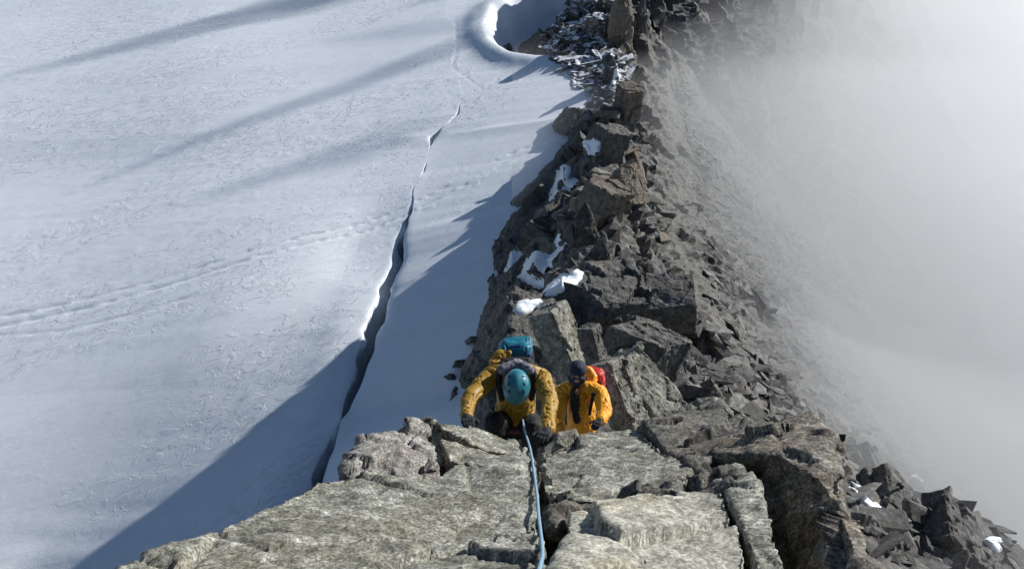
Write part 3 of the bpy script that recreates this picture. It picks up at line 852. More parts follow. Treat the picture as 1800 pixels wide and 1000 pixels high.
SLAB = [(-.5, -.5, -.5), (.5, -.45, -.5), (-.5, .5, -.5), (.5, .5, -.5), (-.35, -.45, .4), (.3, -.5, .5), (-.45, .4, .25), (.42, .35, .38)]
boulder('rock_mass', 'broad fractured slab mass under the spire, right of the shaded snow patch', 1045, 545, 17.3, (1.8, 1.8, 2.4), (8, 18, 20), 81, mat=M_core, pts=SLAB, voxel=.045)
boulder('rock_mass', 'sunlit fractured slab mass below the jutting block', 1125, 622, 14.6, (1.1, 1.3, 1.25), (-5, 28, 35), 82, mat=M_core, pts=SLAB, voxel=.04)
boulder('rock_mass', 'dark smooth slab wall left of the pale pillar', 915, 590, 16.4, (1.4, 1.9, 2.3), (10, 26, -8), 83, mat=M_core, pts=SLAB, voxel=.045)
boulder('rock_mass', 'jagged brown slab mass on the crest above the dark snow-dusted block', 1062, 352, 29.2, (1.4, 1.6, 1.7), (6, 20, 30), 85, mat=M_brown, pts=SLAB, voxel=.06)
boulder('rock_mass', 'grey slab cluster on the crest between the brown pyramid and the saddle pillar', 1070, 248, 41.0, (1.7, 1.9, 1.9), (0, 22, 15), 87, mat=M_rock, pts=SLAB, voxel=.08)

# ------------------------------------------------------------------ snow caught on the ridge
def first_hit(px, py):
    best = None
    for t_ in [CORE] + WALLS + BVHS:
        h = hit(px, py, t_)
        if h[0] is not None and (best is None or h[3] < best[3]): best = h
    return best

def snow_patch(px, py, rx, ry, rot, thick, label, seed=0):
    """snow lying on whatever rock is there: follows the rock, bridges its gaps, thins out at a ragged edge"""
    a = math.radians(rot)
    nr_, na = 22, 64
    D = np.full((nr_, na), np.nan); PX = np.zeros((nr_, na)); PY = np.zeros((nr_, na)); RR = np.zeros((nr_, na))
    th = np.arange(na) * 2 * math.pi / na
    wob = 1.1 + 0.42 * fbm(np.stack([np.cos(th) * .9 + seed * 3.3, np.sin(th) * .9, np.full(na, seed * 1.7)], 1), 2, .45, 130) + .05 * np.sin(th * 7 + seed) + .03 * np.sin(th * 13 + seed * 2)
    for i in range(nr_):
        r = i / (nr_ - 1)
        for j in range(na):
            u, v = rx * r * wob[j] * math.cos(th[j]), ry * r * wob[j] * math.sin(th[j])
            PX[i, j], PY[i, j], RR[i, j] = px + u * math.cos(a) - v * math.sin(a), py + u * math.sin(a) + v * math.cos(a), r
            h = first_hit(PX[i, j], PY[i, j])
            if h is not None: D[i, j] = h[3]
    m = np.nanmedian(D)
    raw = np.nan_to_num(D, nan=1e3)
    D = np.clip(np.nan_to_num(D, nan=m), m - 0.7, m + 0.7)
    for _ in range(10):
        D[1:-1] = (D[:-2] + D[2:] + np.roll(D, 1, 1)[1:-1] + np.roll(D, -1, 1)[1:-1]) / 4
        D[0] = D[1].mean()
    V = []
    for i in range(nr_):
        for j in range(na):
            r = RR[i, j]
            p = P(PX[i, j], PY[i, j], D[i, j] + 0.12 * r ** 4 - .02)
            q = thick * (math.sqrt(max(0, 1 - r ** 3)) - .35)
            V.append(p + np.array([0, 0, q]))
    V = np.array(V)
    V[:, 2] += .05 * fbm(V * 2.0, 3, .5, 131)
    Fc = [(i * na + j, i * na + (j + 1) % na, (i + 1) * na + (j + 1) % na, (i + 1) * na + j) for i in range(nr_ - 1) for j in range(na)
          if max(abs(raw[i, j] - m), abs(raw[i + 1, j] - m), abs(raw[i, (j + 1) % na] - m), abs(raw[i + 1, (j + 1) % na] - m)) < 2.0]
    me = mesh_np('snow_patch', V, Fc)
    bm = bmesh.new(); bm.from_mesh(me); bmesh.ops.remove_doubles(bm, verts=bm.verts[:na], dist=1e-3)
    left_, isl = set(bm.verts), []
    while left_:
        st_ = [left_.pop()]; cur = set(st_)
        while st_:
            for e_ in st_.pop().link_edges:
                for q_ in e_.verts:
                    if q_ in left_: left_.discard(q_); cur.add(q_); st_.append(q_)
        isl.append(cur)
    keep = max(isl, key=len)
    bmesh.ops.delete(bm, geom=[q_ for q_ in bm.verts if q_ not in keep], context='VERTS')
    bmesh.ops.recalc_face_normals(bm, faces=bm.faces); bm.to_mesh(me); bm.free()
    tag(link('snow_patch', me, M_snows, smooth=True), label, 'snow patch', kind='thing')
snow_patch(990, 330, 38, 42, 20, .26, 'sunlit snow patch at the top of the rocky step', seed=1)
snow_patch(958, 462, 58, 40, -35, .24, 'large shaded snow patch filling the ledge left of the spire', seed=2)
snow_patch(988, 502, 32, 17, -35, .12, 'small bright snow patch just left of the spire foot', seed=3)
snow_patch(905, 455, 12, 36, 22, .15, 'narrow snow strip high on the dark left wall', seed=4)
snow_patch(925, 540, 26, 14, -20, .09, 'shaded snow scrap low on the left wall above the turquoise pack', seed=5)
snow_patch(1038, 262, 18, 16, -30, .25, 'sunlit snow scrap on the crest near the ski tracks', seed=6)
snow_patch(1085, 140, 12, 28, 10, .3, 'sunlit snow streak right of the dark rock tooth', seed=7)
snow_patch(1525, 885, 50, 12, 42, .2, 'long curved snow tongue right of the overhanging boulder', seed=8)
snow_patch(1612, 842, 24, 8, 0, .2, 'thin snow strip below the misty right skyline', seed=9)
snow_patch(1748, 958, 28, 11, 5, .2, 'small snow patch at the lower right edge of the picture', seed=10)

# ------------------------------------------------------------------ climbers
def capsules(name, segs, voxel, smooth_it=6):
    bm = bmesh.new()
    def ball(c, r):
        bmesh.ops.create_icosphere(bm, subdivisions=3, radius=r, matrix=Matrix.Translation(Vector(c)))
    for p0, r0, p1, r1 in segs:
        p0, p1 = Vector(p0), Vector(p1)
        ball(p0, r0); ball(p1, r1)
        d = p1 - p0
        if d.length > 1e-5:
            bmesh.ops.create_cone(bm, cap_ends=True, segments=20, radius1=r0, radius2=r1, depth=d.length,
                                  matrix=Matrix.Translation((p0 + p1) / 2) @ d.to_track_quat('Z', 'Y').to_matrix().to_4x4())
    me = bpy.data.meshes.new('tmp'); bm.to_mesh(me); bm.free()
    me = bake(me, [('REMESH', dict(mode='VOXEL', voxel_size=voxel, adaptivity=0.0)), ('SMOOTH', dict(factor=0.5, iterations=smooth_it))])
    me.name = name
    return me

def chain(*pr):
    return [(pr[i][0], pr[i][1], pr[i + 1][0], pr[i + 1][1]) for i in range(len(pr) - 1)]

def folds(me, amp, freq, seed, axis=None):
    v, n = verts_of(me), normals_of(me)
    q = v * freq * 0.75
    w_ = np.stack([fbm(q * 0.5 + 3 * k, 2, .5, seed + 9 * k) for k in range(3)], 1)
    a = fbm(q * np.array([.7, .8, 1.5]) + w_ * 1.2, 2, .4, seed + 1)
    b = fbm(q * np.array([1.6, .8, .8]) * 0.8 + w_ * 1.5, 2, .4, seed + 2)
    r = 0.35 * w_[:, 0] - 0.75 * np.exp(-np.abs(a) / 0.13) - 0.55 * np.exp(-np.abs(b) / 0.10)
    set_verts(me, v + n * (amp * 1.35 * (r + 0.25))[:, None])
    return me

def lerp(a, b, t): return np.asarray(a) * (1 - t) + np.asarray(b) * t

def hand(name, wrist, tip, up, mat, parent, side=1, curl=0.5, sc=1.0):
    """gloved hand: palm, four unequal fingers with bent knuckles and a thumb off the side of the palm"""
    w0 = np.asarray(wrist, float); f = np.asarray(tip, float) - w0; f /= np.linalg.norm(f)
    u = np.asarray(up, float); u = u - f * f.dot(u); u /= np.linalg.norm(u)
    r = np.cross(f, u) * side
    k = sc
    segs = [(w0, .033 * k, w0 + f * .03 * k, .033 * k)]
    for j, off in enumerate((-.030, -.010, .010, .030)):
        base = w0 + f * .085 * k + r * off * k
        segs.append((w0 + f * .02 * k + r * off * .7 * k, .021 * k, base, .019 * k))
        L = (.066, .078, .074, .056)[j] * k
        a1 = base + (f * math.cos(.5 * curl) - u * math.sin(.5 * curl)) * L * .45
        a2 = a1 + (f * math.cos(1.3 * curl) - u * math.sin(1.3 * curl)) * L * .35
        a3 = a2 + (f * math.cos(2.1 * curl) - u * math.sin(2.1 * curl)) * L * .25
        segs += chain((base, .0125 * k), (a1, .0115 * k), (a2, .011 * k), (a3, .0095 * k))
    tb = w0 + f * .03 * k - r * .03 * k
    t1 = tb + (-r * .75 + f * .65 - u * .15) * .042 * k
    t2 = t1 + (f * .9 - r * .25 - u * .3) * .034 * k
    segs += chain((tb, .018 * k), (t1, .0145 * k), (t2, .0115 * k))
    me = capsules(name, segs, .0055, 2)
    return link(name, me, mat, parent, smooth=True)

def world_person(label, loc):
    o = bpy.data.objects.new('person', None); COL.objects.link(o)
    o.location = loc; o.empty_display_size = 0.2
    tag(o, label, 'person')
    return o

def attach(me_or_name, me, mat, root, smooth=True):
    v = verts_of(me) - np.array(root.location); set_verts(me, v)
    return link(me_or_name, me, mat, root, smooth=smooth)

M_ochre = plain('ochre_shell', (0.33, 0.185, 0.013), 0.5, .06, 9, .2)
M_orange = plain('orange_shell', (0.80, 0.33, 0.008), 0.5, .05, 9, .2)
M_black = plain('black_fabric', (0.012, 0.012, 0.014), 0.75, .3, 20, .2)
M_navy = plain('navy_fleece', (0.02, 0.024, 0.045), 0.8, .25, 30, .25)
M_teal = plain('teal_shell', (0.03, 0.19, 0.24), 0.28, .1, 14, .03, .6)
M_turq = plain('turquoise_nylon', (0.008, 0.15, 0.22), 0.5, .2, 14, .2)
M_blue = plain('blue_nylon', (0.012, 0.06, 0.26), 0.5, .2, 14, .2)
M_red = plain('red_nylon', (0.52, 0.018, 0.012), 0.5, .2, 14, .2)
M_skin = plain('skin', (0.42, 0.24, 0.17), 0.5, .1, 12, .05)
M_rope = plain('blue_rope_sheath', (0.2, 0.32, 0.42), 0.7, .35, 90, .4)
M_metal = plain('grey_metal', (0.35, 0.36, 0.38), 0.3, .1, 20, .02, .8)
M_glass = plain('dark_lens', (0.01, 0.01, 0.012), 0.1, .05, 5, 0, .8)
M_mauve = plain('mauve_webbing', (0.16, 0.04, 0.06), 0.7, .2, 30, .1)
M_buff = plain('patterned_scarf', (0.18, 0.17, 0.2), 0.8, .95, 26, .1)

def helmet(mat, center, axis_up, fwd, parent, k=1.0):
    u = Vector(axis_up).normalized(); f = Vector(fwd); f = (f - u * f.dot(u)).normalized(); r = f.cross(u)
    bm = bmesh.new(); bmesh.ops.create_uvsphere(bm, u_segments=48, v_segments=32, radius=1.0)
    bmesh.ops.delete(bm, geom=[v for v in bm.verts if v.co.z < -0.28], context='VERTS')
    R = Matrix((r, f, u)).transposed()
    for v in bm.verts:
        x, y, z = v.co
        rim = 1.0 + 0.07 * max(0.0, -(z - 0.0)) * 3
        ridge = 1 + 0.022 * math.cos(x * 9) * max(0, z)
        if y > 0.4 and z < 0: rim += 0.06
        v.co = R @ Vector((x * .108 * rim, y * .137 * rim, z * .112 * ridge)) * k + Vector(center)
    me = bpy.data.meshes.new('helmet'); bm.to_mesh(me); bm.free()
    me = bake(me, [('SOLIDIFY', dict(thickness=0.008))])
    set_verts(me, verts_of(me) - np.array(parent.location))
    h = link('helmet', me, mat, parent, smooth=True)
    # vents along both sides of the crown
    for sx in (-1, 1):
        for yy in (-.45, .05, .5):
            th = .62
            q = Vector((sx * math.sin(th), yy, math.cos(th))).normalized()
            c = R @ Vector((q.x * .108, q.y * .137, q.z * .112)) * k + Vector(center)
            nq = (R @ Vector((q.x / .108, q.y / .137, q.z / .112))).normalized()
            bm = bmesh.new(); bmesh.ops.create_uvsphere(bm, u_segments=14, v_segments=8, radius=1)
            Q = nq.to_track_quat('Z', 'Y').to_matrix()
            for v in bm.verts:
                v.co = Q @ Vector((v.co.x * .008, v.co.y * .018, v.co.z * .004)) + c - Vector(parent.location)
            mv = bpy.data.meshes.new('vent'); bm.to_mesh(mv); bm.free()
            link('vent', mv, M_black, h, smooth=True)
    return h

def head(parent, center, up, fwd, k=1.0):
    """face turned along fwd: skull, jaw, nose, ears as one mesh pieces of the body"""
    u = Vector(up).normalized(); f = Vector(fwd); f = (f - u * f.dot(u)).normalized(); r = f.cross(u)
    c = Vector(center)
    g = lambda x, y, z: c + r * x * k + f * y * k + u * z * k
    return [(g(0, -.015, .03), .085 * k, g(0, .02, .03), .082 * k), (g(0, .02, -.02), .07 * k, g(0, .045, -.085), .042 * k),
            (g(0, .098, .0), .010 * k, g(0, .112, -.03), .014 * k), (g(-.083, 0, 0), .016 * k, g(-.083, 0, -.03), .012 * k),
            (g(.083, 0, 0), .016 * k, g(.083, 0, -.03), .012 * k), (g(-.02, .09, -.062), .009 * k, g(.02, .09, -.062), .009 * k)], g

def pack(name, label, center, right, up, out, dims, mat, lid_mat, strap_mat):
    """rucksack: rounded body, lid, straps, buckles"""
    R = Matrix((Vector(right).normalized(), Vector(out).normalized(), Vector(up).normalized())).transposed()
    root = bpy.data.objects.new(name, None); COL.objects.link(root); root.location = center
    root.empty_display_size = .2
    tag(root, label, 'backpack')
    W, D, H = dims
    def rbox(nm, c, d, m, rad, seed, amp=.008, par=None):
        bm = bmesh.new(); bmesh.ops.create_cube(bm, size=1.0)
        for v in bm.verts: v.co = Vector((v.co.x * d[0], v.co.y * d[1], v.co.z * d[2]))
        bmesh.ops.bevel(bm, geom=bm.edges[:], offset=rad, segments=4, affect='EDGES', profile=.5)
        bmesh.ops.subdivide_edges(bm, edges=bm.edges[:], cuts=3, use_grid_fill=True)
        for v in bm.verts: v.co = R @ (v.co + Vector(c))
        me = bpy.data.meshes.new(nm); bm.to_mesh(me); bm.free()
        folds(me, amp, 14, seed)
        return link(nm, me, m, par or root, smooth=True)
    rbox('pack_body', (0, 0, 0), (W, D, H), mat, .07, 3, .012)
    rbox('lid', (0, .0, H * .5), (W * .92, D * 1.1, .17), lid_mat, .08, 5, .02)
    for sx in (-1, 1):
        rbox('strap', (sx * W * .32, -D * .5 - .0, .02), (.05, .03, H * .95), strap_mat, .012, 7, .002)
        rbox('compression_strap', (sx * W * .5, .0, -.02), (.012, D * .9, .02), strap_mat, .004, 8, .001)
    rbox('haul_loop', (0, -D * .45, H * .5 + .08), (.09, .014, .03), strap_mat, .006, 9, .001)
    rbox('pocket', (0, D * .5, -.04), (W * .6, .06, H * .5), mat, .025, 11, .006)
    return root

# --- first climber: ochre jacket, teal helmet, hands on the slab edge
root = world_person('climber in ochre jacket and teal helmet leaning head-down over the slab edge, hands on rock', P(900, 790, 7.25))
neck = P(908, 652, 6.82); hd = P(908, 678, 6.64); pel = P(908, 742, 7.2); chest = P(907, 685, 6.98)
sh_l, sh_r = P(862, 662, 6.85), P(952, 664, 6.82)
el_l, wr_l = P(823, 704, 6.62), P(820, 733, 6.36)
el_r, wr_r = P(968, 705, 6.5), P(962, 758, 6.08)
kn_l, kn_r = P(868, 742, 6.85), P(938, 752, 6.9)
ft_l, ft_r = P(880, 800, 7.35), P(930, 812, 7.4)
HU = -ray(908, 690) + np.array([0, 0.05, .30]); HF = np.array([0, -.25, -1.0])
hsegs, hg = head(root, hd - HU * .03, HU, HF, .93)
body = chain((neck, .062), (chest, .13), (pel, .14)) + chain((pel + (-.09, 0, 0), .10), (kn_l, .075), (ft_l, .05)) + chain((pel + (.09, 0, 0), .10), (kn_r, .075), (ft_r, .05)) \
    + chain((neck, .06), (sh_l, .06), (el_l, .045), (wr_l, .035)) + chain((neck, .06), (sh_r, .06), (el_r, .045), (wr_r, .035)) + [(neck, .06, hd, .07)] + hsegs
attach('body', capsules('body', body, .011, 3), M_skin, root)
tr = chain((lerp(chest, pel, .75), .145), (pel, .15)) + chain((pel + (-.09, 0, 0), .115), (kn_l, .092), (ft_l, .07)) + chain((pel + (.09, 0, 0), .115), (kn_r, .092), (ft_r, .07))
attach('trousers', folds(capsules('trousers', tr, .012, 4), .012, 16, 201), M_black, root)
jk = chain((lerp(neck, chest, .12), .105), (chest, .168), (lerp(chest, pel, .6), .165)) + chain((lerp(chest, pel, .6) + (-.05, 0, 0), .135), (lerp(chest, pel, .8), .14)) \
    + chain((lerp(neck, sh_l, .35), .09), (sh_l, .08), (lerp(sh_l, el_l, .5), .07), (el_l, .064), (lerp(el_l, wr_l, .9), .05)) \
    + chain((lerp(neck, sh_r, .35), .09), (sh_r, .08), (lerp(sh_r, el_r, .5), .07), (el_r, .064), (lerp(el_r, wr_r, .93), .05))
attach('jacket', folds(capsules('jacket', jk, .008, 3), .018, 15, 211), M_ochre, root)
for pts_ in ([P(884, 640, 6.86), P(878, 655, 6.74), P(876, 675, 6.75), P(882, 700, 6.83)], [P(932, 640, 6.86), P(938, 655, 6.72), P(940, 675, 6.74), P(934, 700, 6.82)]):
    attach('shoulder_strap', capsules('shoulder_strap', chain(*[(q, .027) for q in pts_]), .008, 3), M_black, root)
attach('collar', folds(capsules('collar', chain((P(872, 655, 6.9), .05), (P(890, 640, 6.92), .06), (P(926, 640, 6.92), .06), (P(944, 655, 6.88), .05)), .009, 3), .008, 20, 217), M_black, root)
# collar and scarf
attach('scarf', folds(capsules('scarf', chain((P(885, 650, 6.72), .045), (P(908, 640, 6.75), .05), (P(930, 650, 6.7), .045)), .009, 3), .01, 25, 215), M_buff, root)
hood = capsules('hood', chain((P(870, 640, 6.98), .06), (P(880, 628, 7.02), .065), (P(893, 622, 7.02), .04)), .010, 3)
attach('hood', folds(hood, .016, 16, 219), M_ochre, root)
helmet(M_teal, hd + HU * .005, HU, HF, root, 1.03)
hs = attach('harness', folds(capsules('harness', chain((pel + (-.16, -.02, .05), .03), (pel + (-.08, -.15, .06), .028), (pel + (.08, -.15, .06), .028), (pel + (.16, -.02, .05), .03)), .009, 2), .003, 20, 221), M_mauve, root)
g1 = hand('glove', np.array(wr_l) - np.array(root.location), P(826, 752, 6.16) - np.array(root.location), (0, .1, 1), M_black, root, 1, .7, 1.12)
g2 = hand('glove', np.array(wr_r) - np.array(root.location), P(946, 776, 5.86) - np.array(root.location), (0, .2, 1), M_black, root, -1, .7, 1.15)
for ft, d in ((ft_l, -.03), (ft_r, .03)):
    attach('boot', capsules('boot', chain((ft + (0, 0, .1), .06), (ft, .06), (ft + (d, -.16, -.05), .045)), .010, 3), M_black, root)
bk = pack('backpack', 'turquoise and blue rucksack on the back of the climber in ochre', P(906, 648, 7.22), (1, .08, .04), (0, .25, .9), (0, .9, -.25), (.33, .22, .40), M_black, M_turq, M_blue)

# --- second climber: orange-yellow jacket, navy hood, glasses
root = world_person('climber in bright orange-yellow jacket and navy hood standing below, one gloved hand on rock', P(1018, 790, 10.3))
hd = P(1015, 655, 9.65); neck = P(1018, 676, 9.85); chest = P(1022, 715, 9.95); pel = P(1022, 765, 10.2)
sh_l, sh_r = P(988, 688, 9.85), P(1053, 688, 9.8)
el_l, wr_l = P(980, 735, 9.75), P(990, 768, 9.6)
el_r, wr_r = P(1064, 722, 9.55), P(1056, 741, 9.28)
ft_l, ft_r = P(1000, 850, 10.5), P(1040, 850, 10.5)
kn_l, kn_r = lerp(pel, ft_l, .5) + (0, -.08, 0), lerp(pel, ft_r, .5) + (0, -.06, 0)
fw = np.array([-.12, -1.0, .18])
hsegs, hg = head(root, hd, (0, -.12, 1.0), fw)
body = chain((neck, .062), (chest, .13), (pel, .14)) + chain((pel + (-.09, 0, 0), .10), (kn_l, .07), (ft_l, .05)) + chain((pel + (.09, 0, 0), .10), (kn_r, .07), (ft_r, .05)) \
    + chain((neck, .06), (sh_l, .06), (el_l, .045), (wr_l, .035)) + chain((neck, .06), (sh_r, .06), (el_r, .045), (wr_r, .035)) + [(neck, .06, hd, .065)] + hsegs
attach('body', capsules('body', body, .012, 3), M_skin, root)
tr = chain((lerp(chest, pel, .75), .15), (pel, .155)) + chain((pel + (-.09, 0, 0), .115), (kn_l, .092), (ft_l, .07)) + chain((pel + (.09, 0, 0), .115), (kn_r, .092), (ft_r, .07))
attach('trousers', folds(capsules('trousers', tr, .014, 4), .012, 16, 231), M_black, root)
jk = chain((lerp(neck, chest, .15), .10), (chest, .17), (lerp(chest, pel, .7), .175)) \
    + chain((lerp(neck, sh_l, .4), .09), (sh_l, .092), (el_l, .082), (lerp(el_l, wr_l, .9), .062)) \
    + chain((lerp(neck, sh_r, .4), .09), (sh_r, .092), (el_r, .085), (lerp(el_r, wr_r, .9), .066))
attach('jacket', folds(capsules('jacket', jk, .009, 3), .017, 14, 241), M_orange, root)
vw = ray(1018, 715)
ins = capsules('insulated_vest', chain((P(1010, 688, 9.74), .05), (P(1011, 712, 9.79), .055), (P(1014, 738, 9.86), .045)), .010, 3)
attach('insulated_vest', folds(ins, .01, 18, 243), M_black, root)
for a, b in ((P(1043, 692, 9.69), P(1036, 728, 9.76)),):
    attach('shoulder_strap', capsules('shoulder_strap', chain((a, .024), (b, .02)), .009, 2), M_black, root)
hoodm = capsules('hood', [(hg(0, -.03, .045), .105, hg(0, .0, .05), .102), (hg(0, -.04, -.05), .09, hg(0, -.02, -.14), .095), (hg(-.06, .02, -.09), .05, hg(.06, .02, -.09), .05), (hg(0, .055, -.115), .05, hg(0, .04, -.15), .06)], .010, 4)
attach('hood', folds(hoodm, .006, 18, 245), M_navy, root)
gl_ = capsules('sunglasses', [(hg(-.045, .088, .012), .026, hg(-.03, .095, .012), .026), (hg(.045, .088, .012), .026, hg(.03, .095, .012), .026), (hg(-.03, .1, .02), .008, hg(.03, .1, .02), .008), (hg(-.07, .07, .015), .008, hg(-.085, .0, .015), .007), (hg(.07, .07, .015), .008, hg(.085, .0, .015), .007)], .006, 1)
attach('sunglasses', gl_, M_glass, root)
jh = capsules('jacket_hood', chain((P(1034, 652, 9.95), .06), (P(1042, 664, 9.95), .07), (P(1036, 682, 9.9), .06)), .010, 3)
attach('jacket_hood', folds(jh, .014, 16, 247), M_orange, root)
hand('glove', np.array(wr_l) - np.array(root.location), P(994, 785, 9.45) - np.array(root.location), (0, .2, 1), M_black, root, 1, .6, 1.12)
hand('glove', np.array(wr_r) - np.array(root.location), P(1043, 748, 9.1) - np.array(root.location), (0, .2, 1), M_black, root, -1, .7, 1.15)
for ft, d in ((ft_l, -.03), (ft_r, .03)):
    attach('boot', capsules('boot', chain((ft + (0, 0, .1), .06), (ft, .06), (ft + (d, -.16, -.05), .045)), .012, 3), M_black, root)
pack('backpack', 'red rucksack on the back of the climber in orange-yellow', P(1040, 684, 10.2), (1, -.25, 0), (0, .12, 1), (.25, 1, -.1), (.32, .2, .46), M_red, M_red, M_black)
# ledge stone under the second climber's hand
boulder('boulder', 'rounded grey stone under the gloved hand of the orange-yellow climber', 1050, 815, 9.35, (.5, .5, .42), (0, 10, 20), 71, mat=M_slab)

# ------------------------------------------------------------------ rope
def tube(path, rad, seg=10):
    """round rope with a braided sheath relief along a polyline"""
    pts = np.array(path, float)
    t = np.concatenate([[0], np.cumsum(np.linalg.norm(np.diff(pts, axis=0), axis=1))])
    ts = np.arange(0, t[-1], 0.02)
    c = np.stack([np.interp(ts, t, pts[:, k]) for k in range(3)], 1)
    for _ in range(14): c[1:-1] = (c[:-2] + 2 * c[1:-1] + c[2:]) / 4
    T = np.gradient(c, axis=0); T /= np.linalg.norm(T, axis=1)[:, None]
    a = np.cross(T, [0, 0, 1.0]); a /= np.linalg.norm(a, axis=1)[:, None]
    b = np.cross(T, a)
    th = np.arange(seg) * 2 * math.pi / seg
    V = (c[:, None] + rad * (np.cos(th)[None, :, None] * a[:, None] + np.sin(th)[None, :, None] * b[:, None])).reshape(-1, 3)
    n = len(c); i = np.arange(n - 1)[:, None] * seg; j = np.arange(seg)[None]
    f = np.stack([i + j, i + (j + 1) % seg, i + seg + (j + 1) % seg, i + seg + j], -1).reshape(-1, 4)
    return mesh_np('climbing_rope', V, f)
trees = []
for o in FG: trees.append(bvh_of(o.data))
def surf(px, py, fall, lift):
    best = None
    for t_ in trees:
        h = hit(px, py, t_)
        if h[0] is not None and (best is None or h[3] < best): best = h[3]
    d = fall if best is None else min(best, fall + .4)
    return P(px, py, d - lift)
rp = [P(919, 738, 6.85), P(921, 752, 6.55), P(926, 768, 6.1), surf(932, 788, 5.45, .03), surf(936, 810, 5.15, .03), surf(940, 840, 4.75, .03), P(944, 870, 4.36), P(947, 910, 3.92), P(952, 950, 3.5), P(954, 975, 3.25), P(948, 1000, 3.0), P(936, 1030, 2.75), P(925, 1100, 2.4)]
tag(link('climbing_rope', tube(rp, .0085), M_rope, smooth=True), 'light blue climbing rope running down the crack to the climber in ochre', 'rope')
# ------------------------------------------------------------------ cloud filling the right-hand valley
def cloud_top(x, y):
    """height of the cloud surface"""
    h = np.interp(y, [-60, 5, 15, 30, 40, 50, 56, 62, 80, 120], [7.5, 7.5, 7.2, 6.2, 5.7, 5.3, 4.2, 3.0, 1.5, 2.0])
    p = np.stack([x, y, np.zeros_like(x)], -1)
    h = h + 0.8 * fbm(p * 0.06, 2, 0.45, 120) * sstep(6, 14, x)
    return h
gx = np.concatenate([np.linspace(0, 60, 90), np.geomspace(61, 900, 25)])
gy = np.concatenate([np.geomspace(300, 21, 12) * -1, np.linspace(-20, 110, 130), np.geomspace(112, 1200, 25)])
X, Y = np.meshgrid(gx, gy)
Zt = cloud_top(X.ravel(), Y.ravel())
n = X.size
edge = 14.0
top = np.stack([X.ravel(), Y.ravel(), Zt], 1)
bot = np.stack([X.ravel(), Y.ravel(), np.full(n, -70.0)], 1)
nr, nc = len(gy), len(gx)
ft = grid_faces(nr, nc); fb = grid_faces(nr, nc, True) + n
sd = []
def strip(ids):
    for a, b in zip(ids[:-1], ids[1:]): sd.append((b, a, a + n, b + n))
strip(list(range(nc - 1, -1, -1))); strip([r * nc for r in range(nr)])
strip([(nr - 1) * nc + c for c in range(nc)]); strip([r * nc + nc - 1 for r in range(nr - 1, -1, -1)])
me = mesh_np('cloud', np.concatenate([top, bot]), np.concatenate([ft, fb, np.array(sd)]))
mc = bpy.data.materials.new('cloud'); mc.use_nodes = True
t = mc.node_tree
t.nodes.remove(t.nodes['Principled BSDF'])
pvn = N(t, 'ShaderNodeVolumePrincipled', Density=0.046, Anisotropy=0.64)
pvn.inputs['Color'].default_value = (0.895, 0.903, 0.91, 1)
t.links.new(pvn.outputs[0], t.nodes['Material Output'].inputs['Volume'])
tag(link('cloud', me, mc, smooth=True), 'pale cloud bank filling the valley right of the ridge', 'cloud', kind='stuff')

# thin mist lying over the right flank above the cloud
def mist_top(x, y):
    xcv = np.interp(y, CXY, CX)
    p = np.stack([x, y, np.zeros_like(x)], -1)
    return np.interp(y, [0, 6, 12, 18, 26, 60, 78], [19.5, 19.2, 16.5, 11, 5, -10, -14]) + 0.8 * fbm(p * 0.12, 3, 0.5, 140) - 0.5 * np.clip(9 - x, 0, 30) - 0.55 * np.clip(x - 14, 0, 60)
gx = np.linspace(3, 48, 90); gy = np.linspace(2, 78, 110)
X, Y = np.meshgrid(gx, gy); n = X.size
nr, nc = len(gy), len(gx)
zt = mist_top(X.ravel(), Y.ravel())
top = np.stack([X.ravel(), Y.ravel(), zt], 1); bot = np.stack([X.ravel(), Y.ravel(), np.full(n, -72.0)], 1)
sd = []
strip(list(range(nc - 1, -1, -1))); strip([r * nc for r in range(nr)])
strip([(nr - 1) * nc + c for c in range(nc)]); strip([r * nc + nc - 1 for r in range(nr - 1, -1, -1)])
me = mesh_np('mist', np.concatenate([top, bot]), np.concatenate([grid_faces(nr, nc), grid_faces(nr, nc, True) + n, np.array(sd)]))
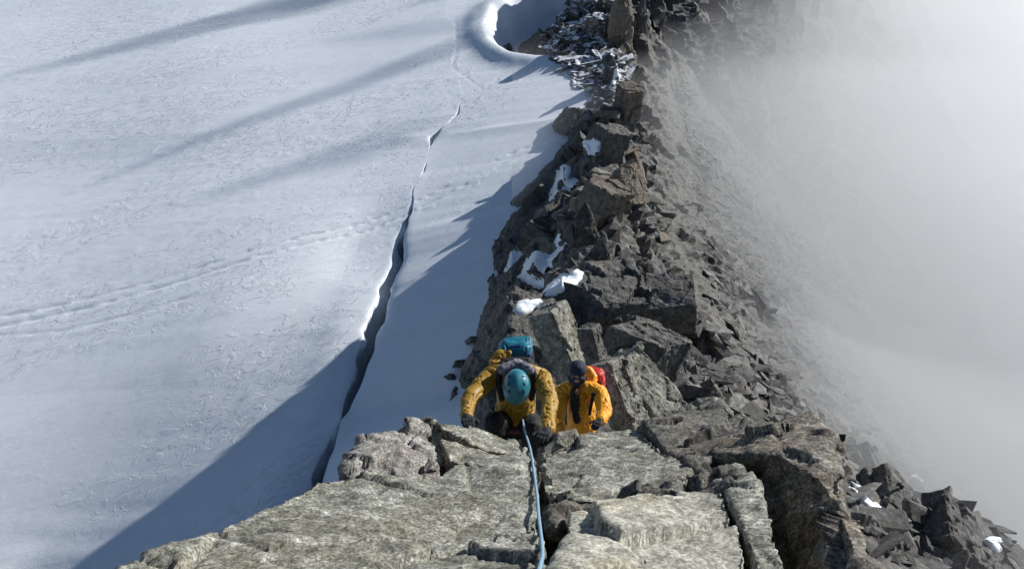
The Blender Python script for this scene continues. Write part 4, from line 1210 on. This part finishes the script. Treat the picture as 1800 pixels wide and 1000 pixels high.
def vol_mat(name, dens, g, col=(0.87, 0.88, 0.888)):
    m = bpy.data.materials.new(name); m.use_nodes = True
    t = m.node_tree; t.nodes.remove(t.nodes['Principled BSDF'])
    q = N(t, 'ShaderNodeVolumePrincipled', Density=dens, Anisotropy=g)
    q.inputs['Color'].default_value = (*col, 1)
    t.links.new(q.outputs[0], t.nodes['Material Output'].inputs['Volume'])
    return m
tag(link('mist', me, vol_mat('mist', 0.05, 0.5, (0.7, 0.705, 0.71)), smooth=True), 'thin mist thinning out over the right-hand scree', 'mist', kind='stuff')

# unseen wisps added high up-sun to cast soft shadow streaks on the glacier
M_wisp = vol_mat('wisp', 0.12, 0.3)
def wisp(px0, py0, px1, py1, wd, hgt, dist, seed):
    a, b = PZ(px0, py0, 2.0), PZ(px1, py1, 1.0)
    c = (a + b) / 2 + np.array(SUN) * dist
    wd *= 1.35
    d = b - a; d[2] = 0; ln = np.linalg.norm(d) / 2; d /= np.linalg.norm(d)
    e = np.array([-d[1], d[0], 0])
    bm = bmesh.new(); bmesh.ops.create_icosphere(bm, subdivisions=5, radius=1.0)
    v = np.array([q.co[:] for q in bm.verts])
    wob = 1 + 0.35 * fbm(v * np.array([5, 2, 2]) + seed, 3, .55, seed)
    tp = np.clip(1 - 0.55 * v[:, 0], .3, 1.6)
    v2 = c + v[:, :1] * d * ln + (v[:, 1:2] * wob[:, None] * tp[:, None]) * e * wd + (v[:, 2:3] * wob[:, None]) * np.array([0, 0, hgt])
    f = np.array([[q.index for q in g.verts] for g in bm.faces]); bm.free()
    me = mesh_np('shadow_wisp', v2, f)
    o = link('shadow_wisp', me, M_wisp, smooth=True)
    tag(o, 'unseen wisp added above the ridge to cast a soft shadow streak on the glacier', kind='stuff')
wisp(800, -25, 0, 140, 1.5, 1.3, 110, 1)
wisp(760, -30, 300, 75, 1.7, 1.3, 112, 2)
wisp(960, -5, 640, 75, 1.3, 1.1, 105, 3)
wisp(920, 75, 180, 305, 0.8, 1.0, 108, 4)
wisp(700, 255, 350, 350, 1.0, 0.8, 108, 5)
wisp(800, 95, 480, 120, 0.9, 0.6, 108, 6)
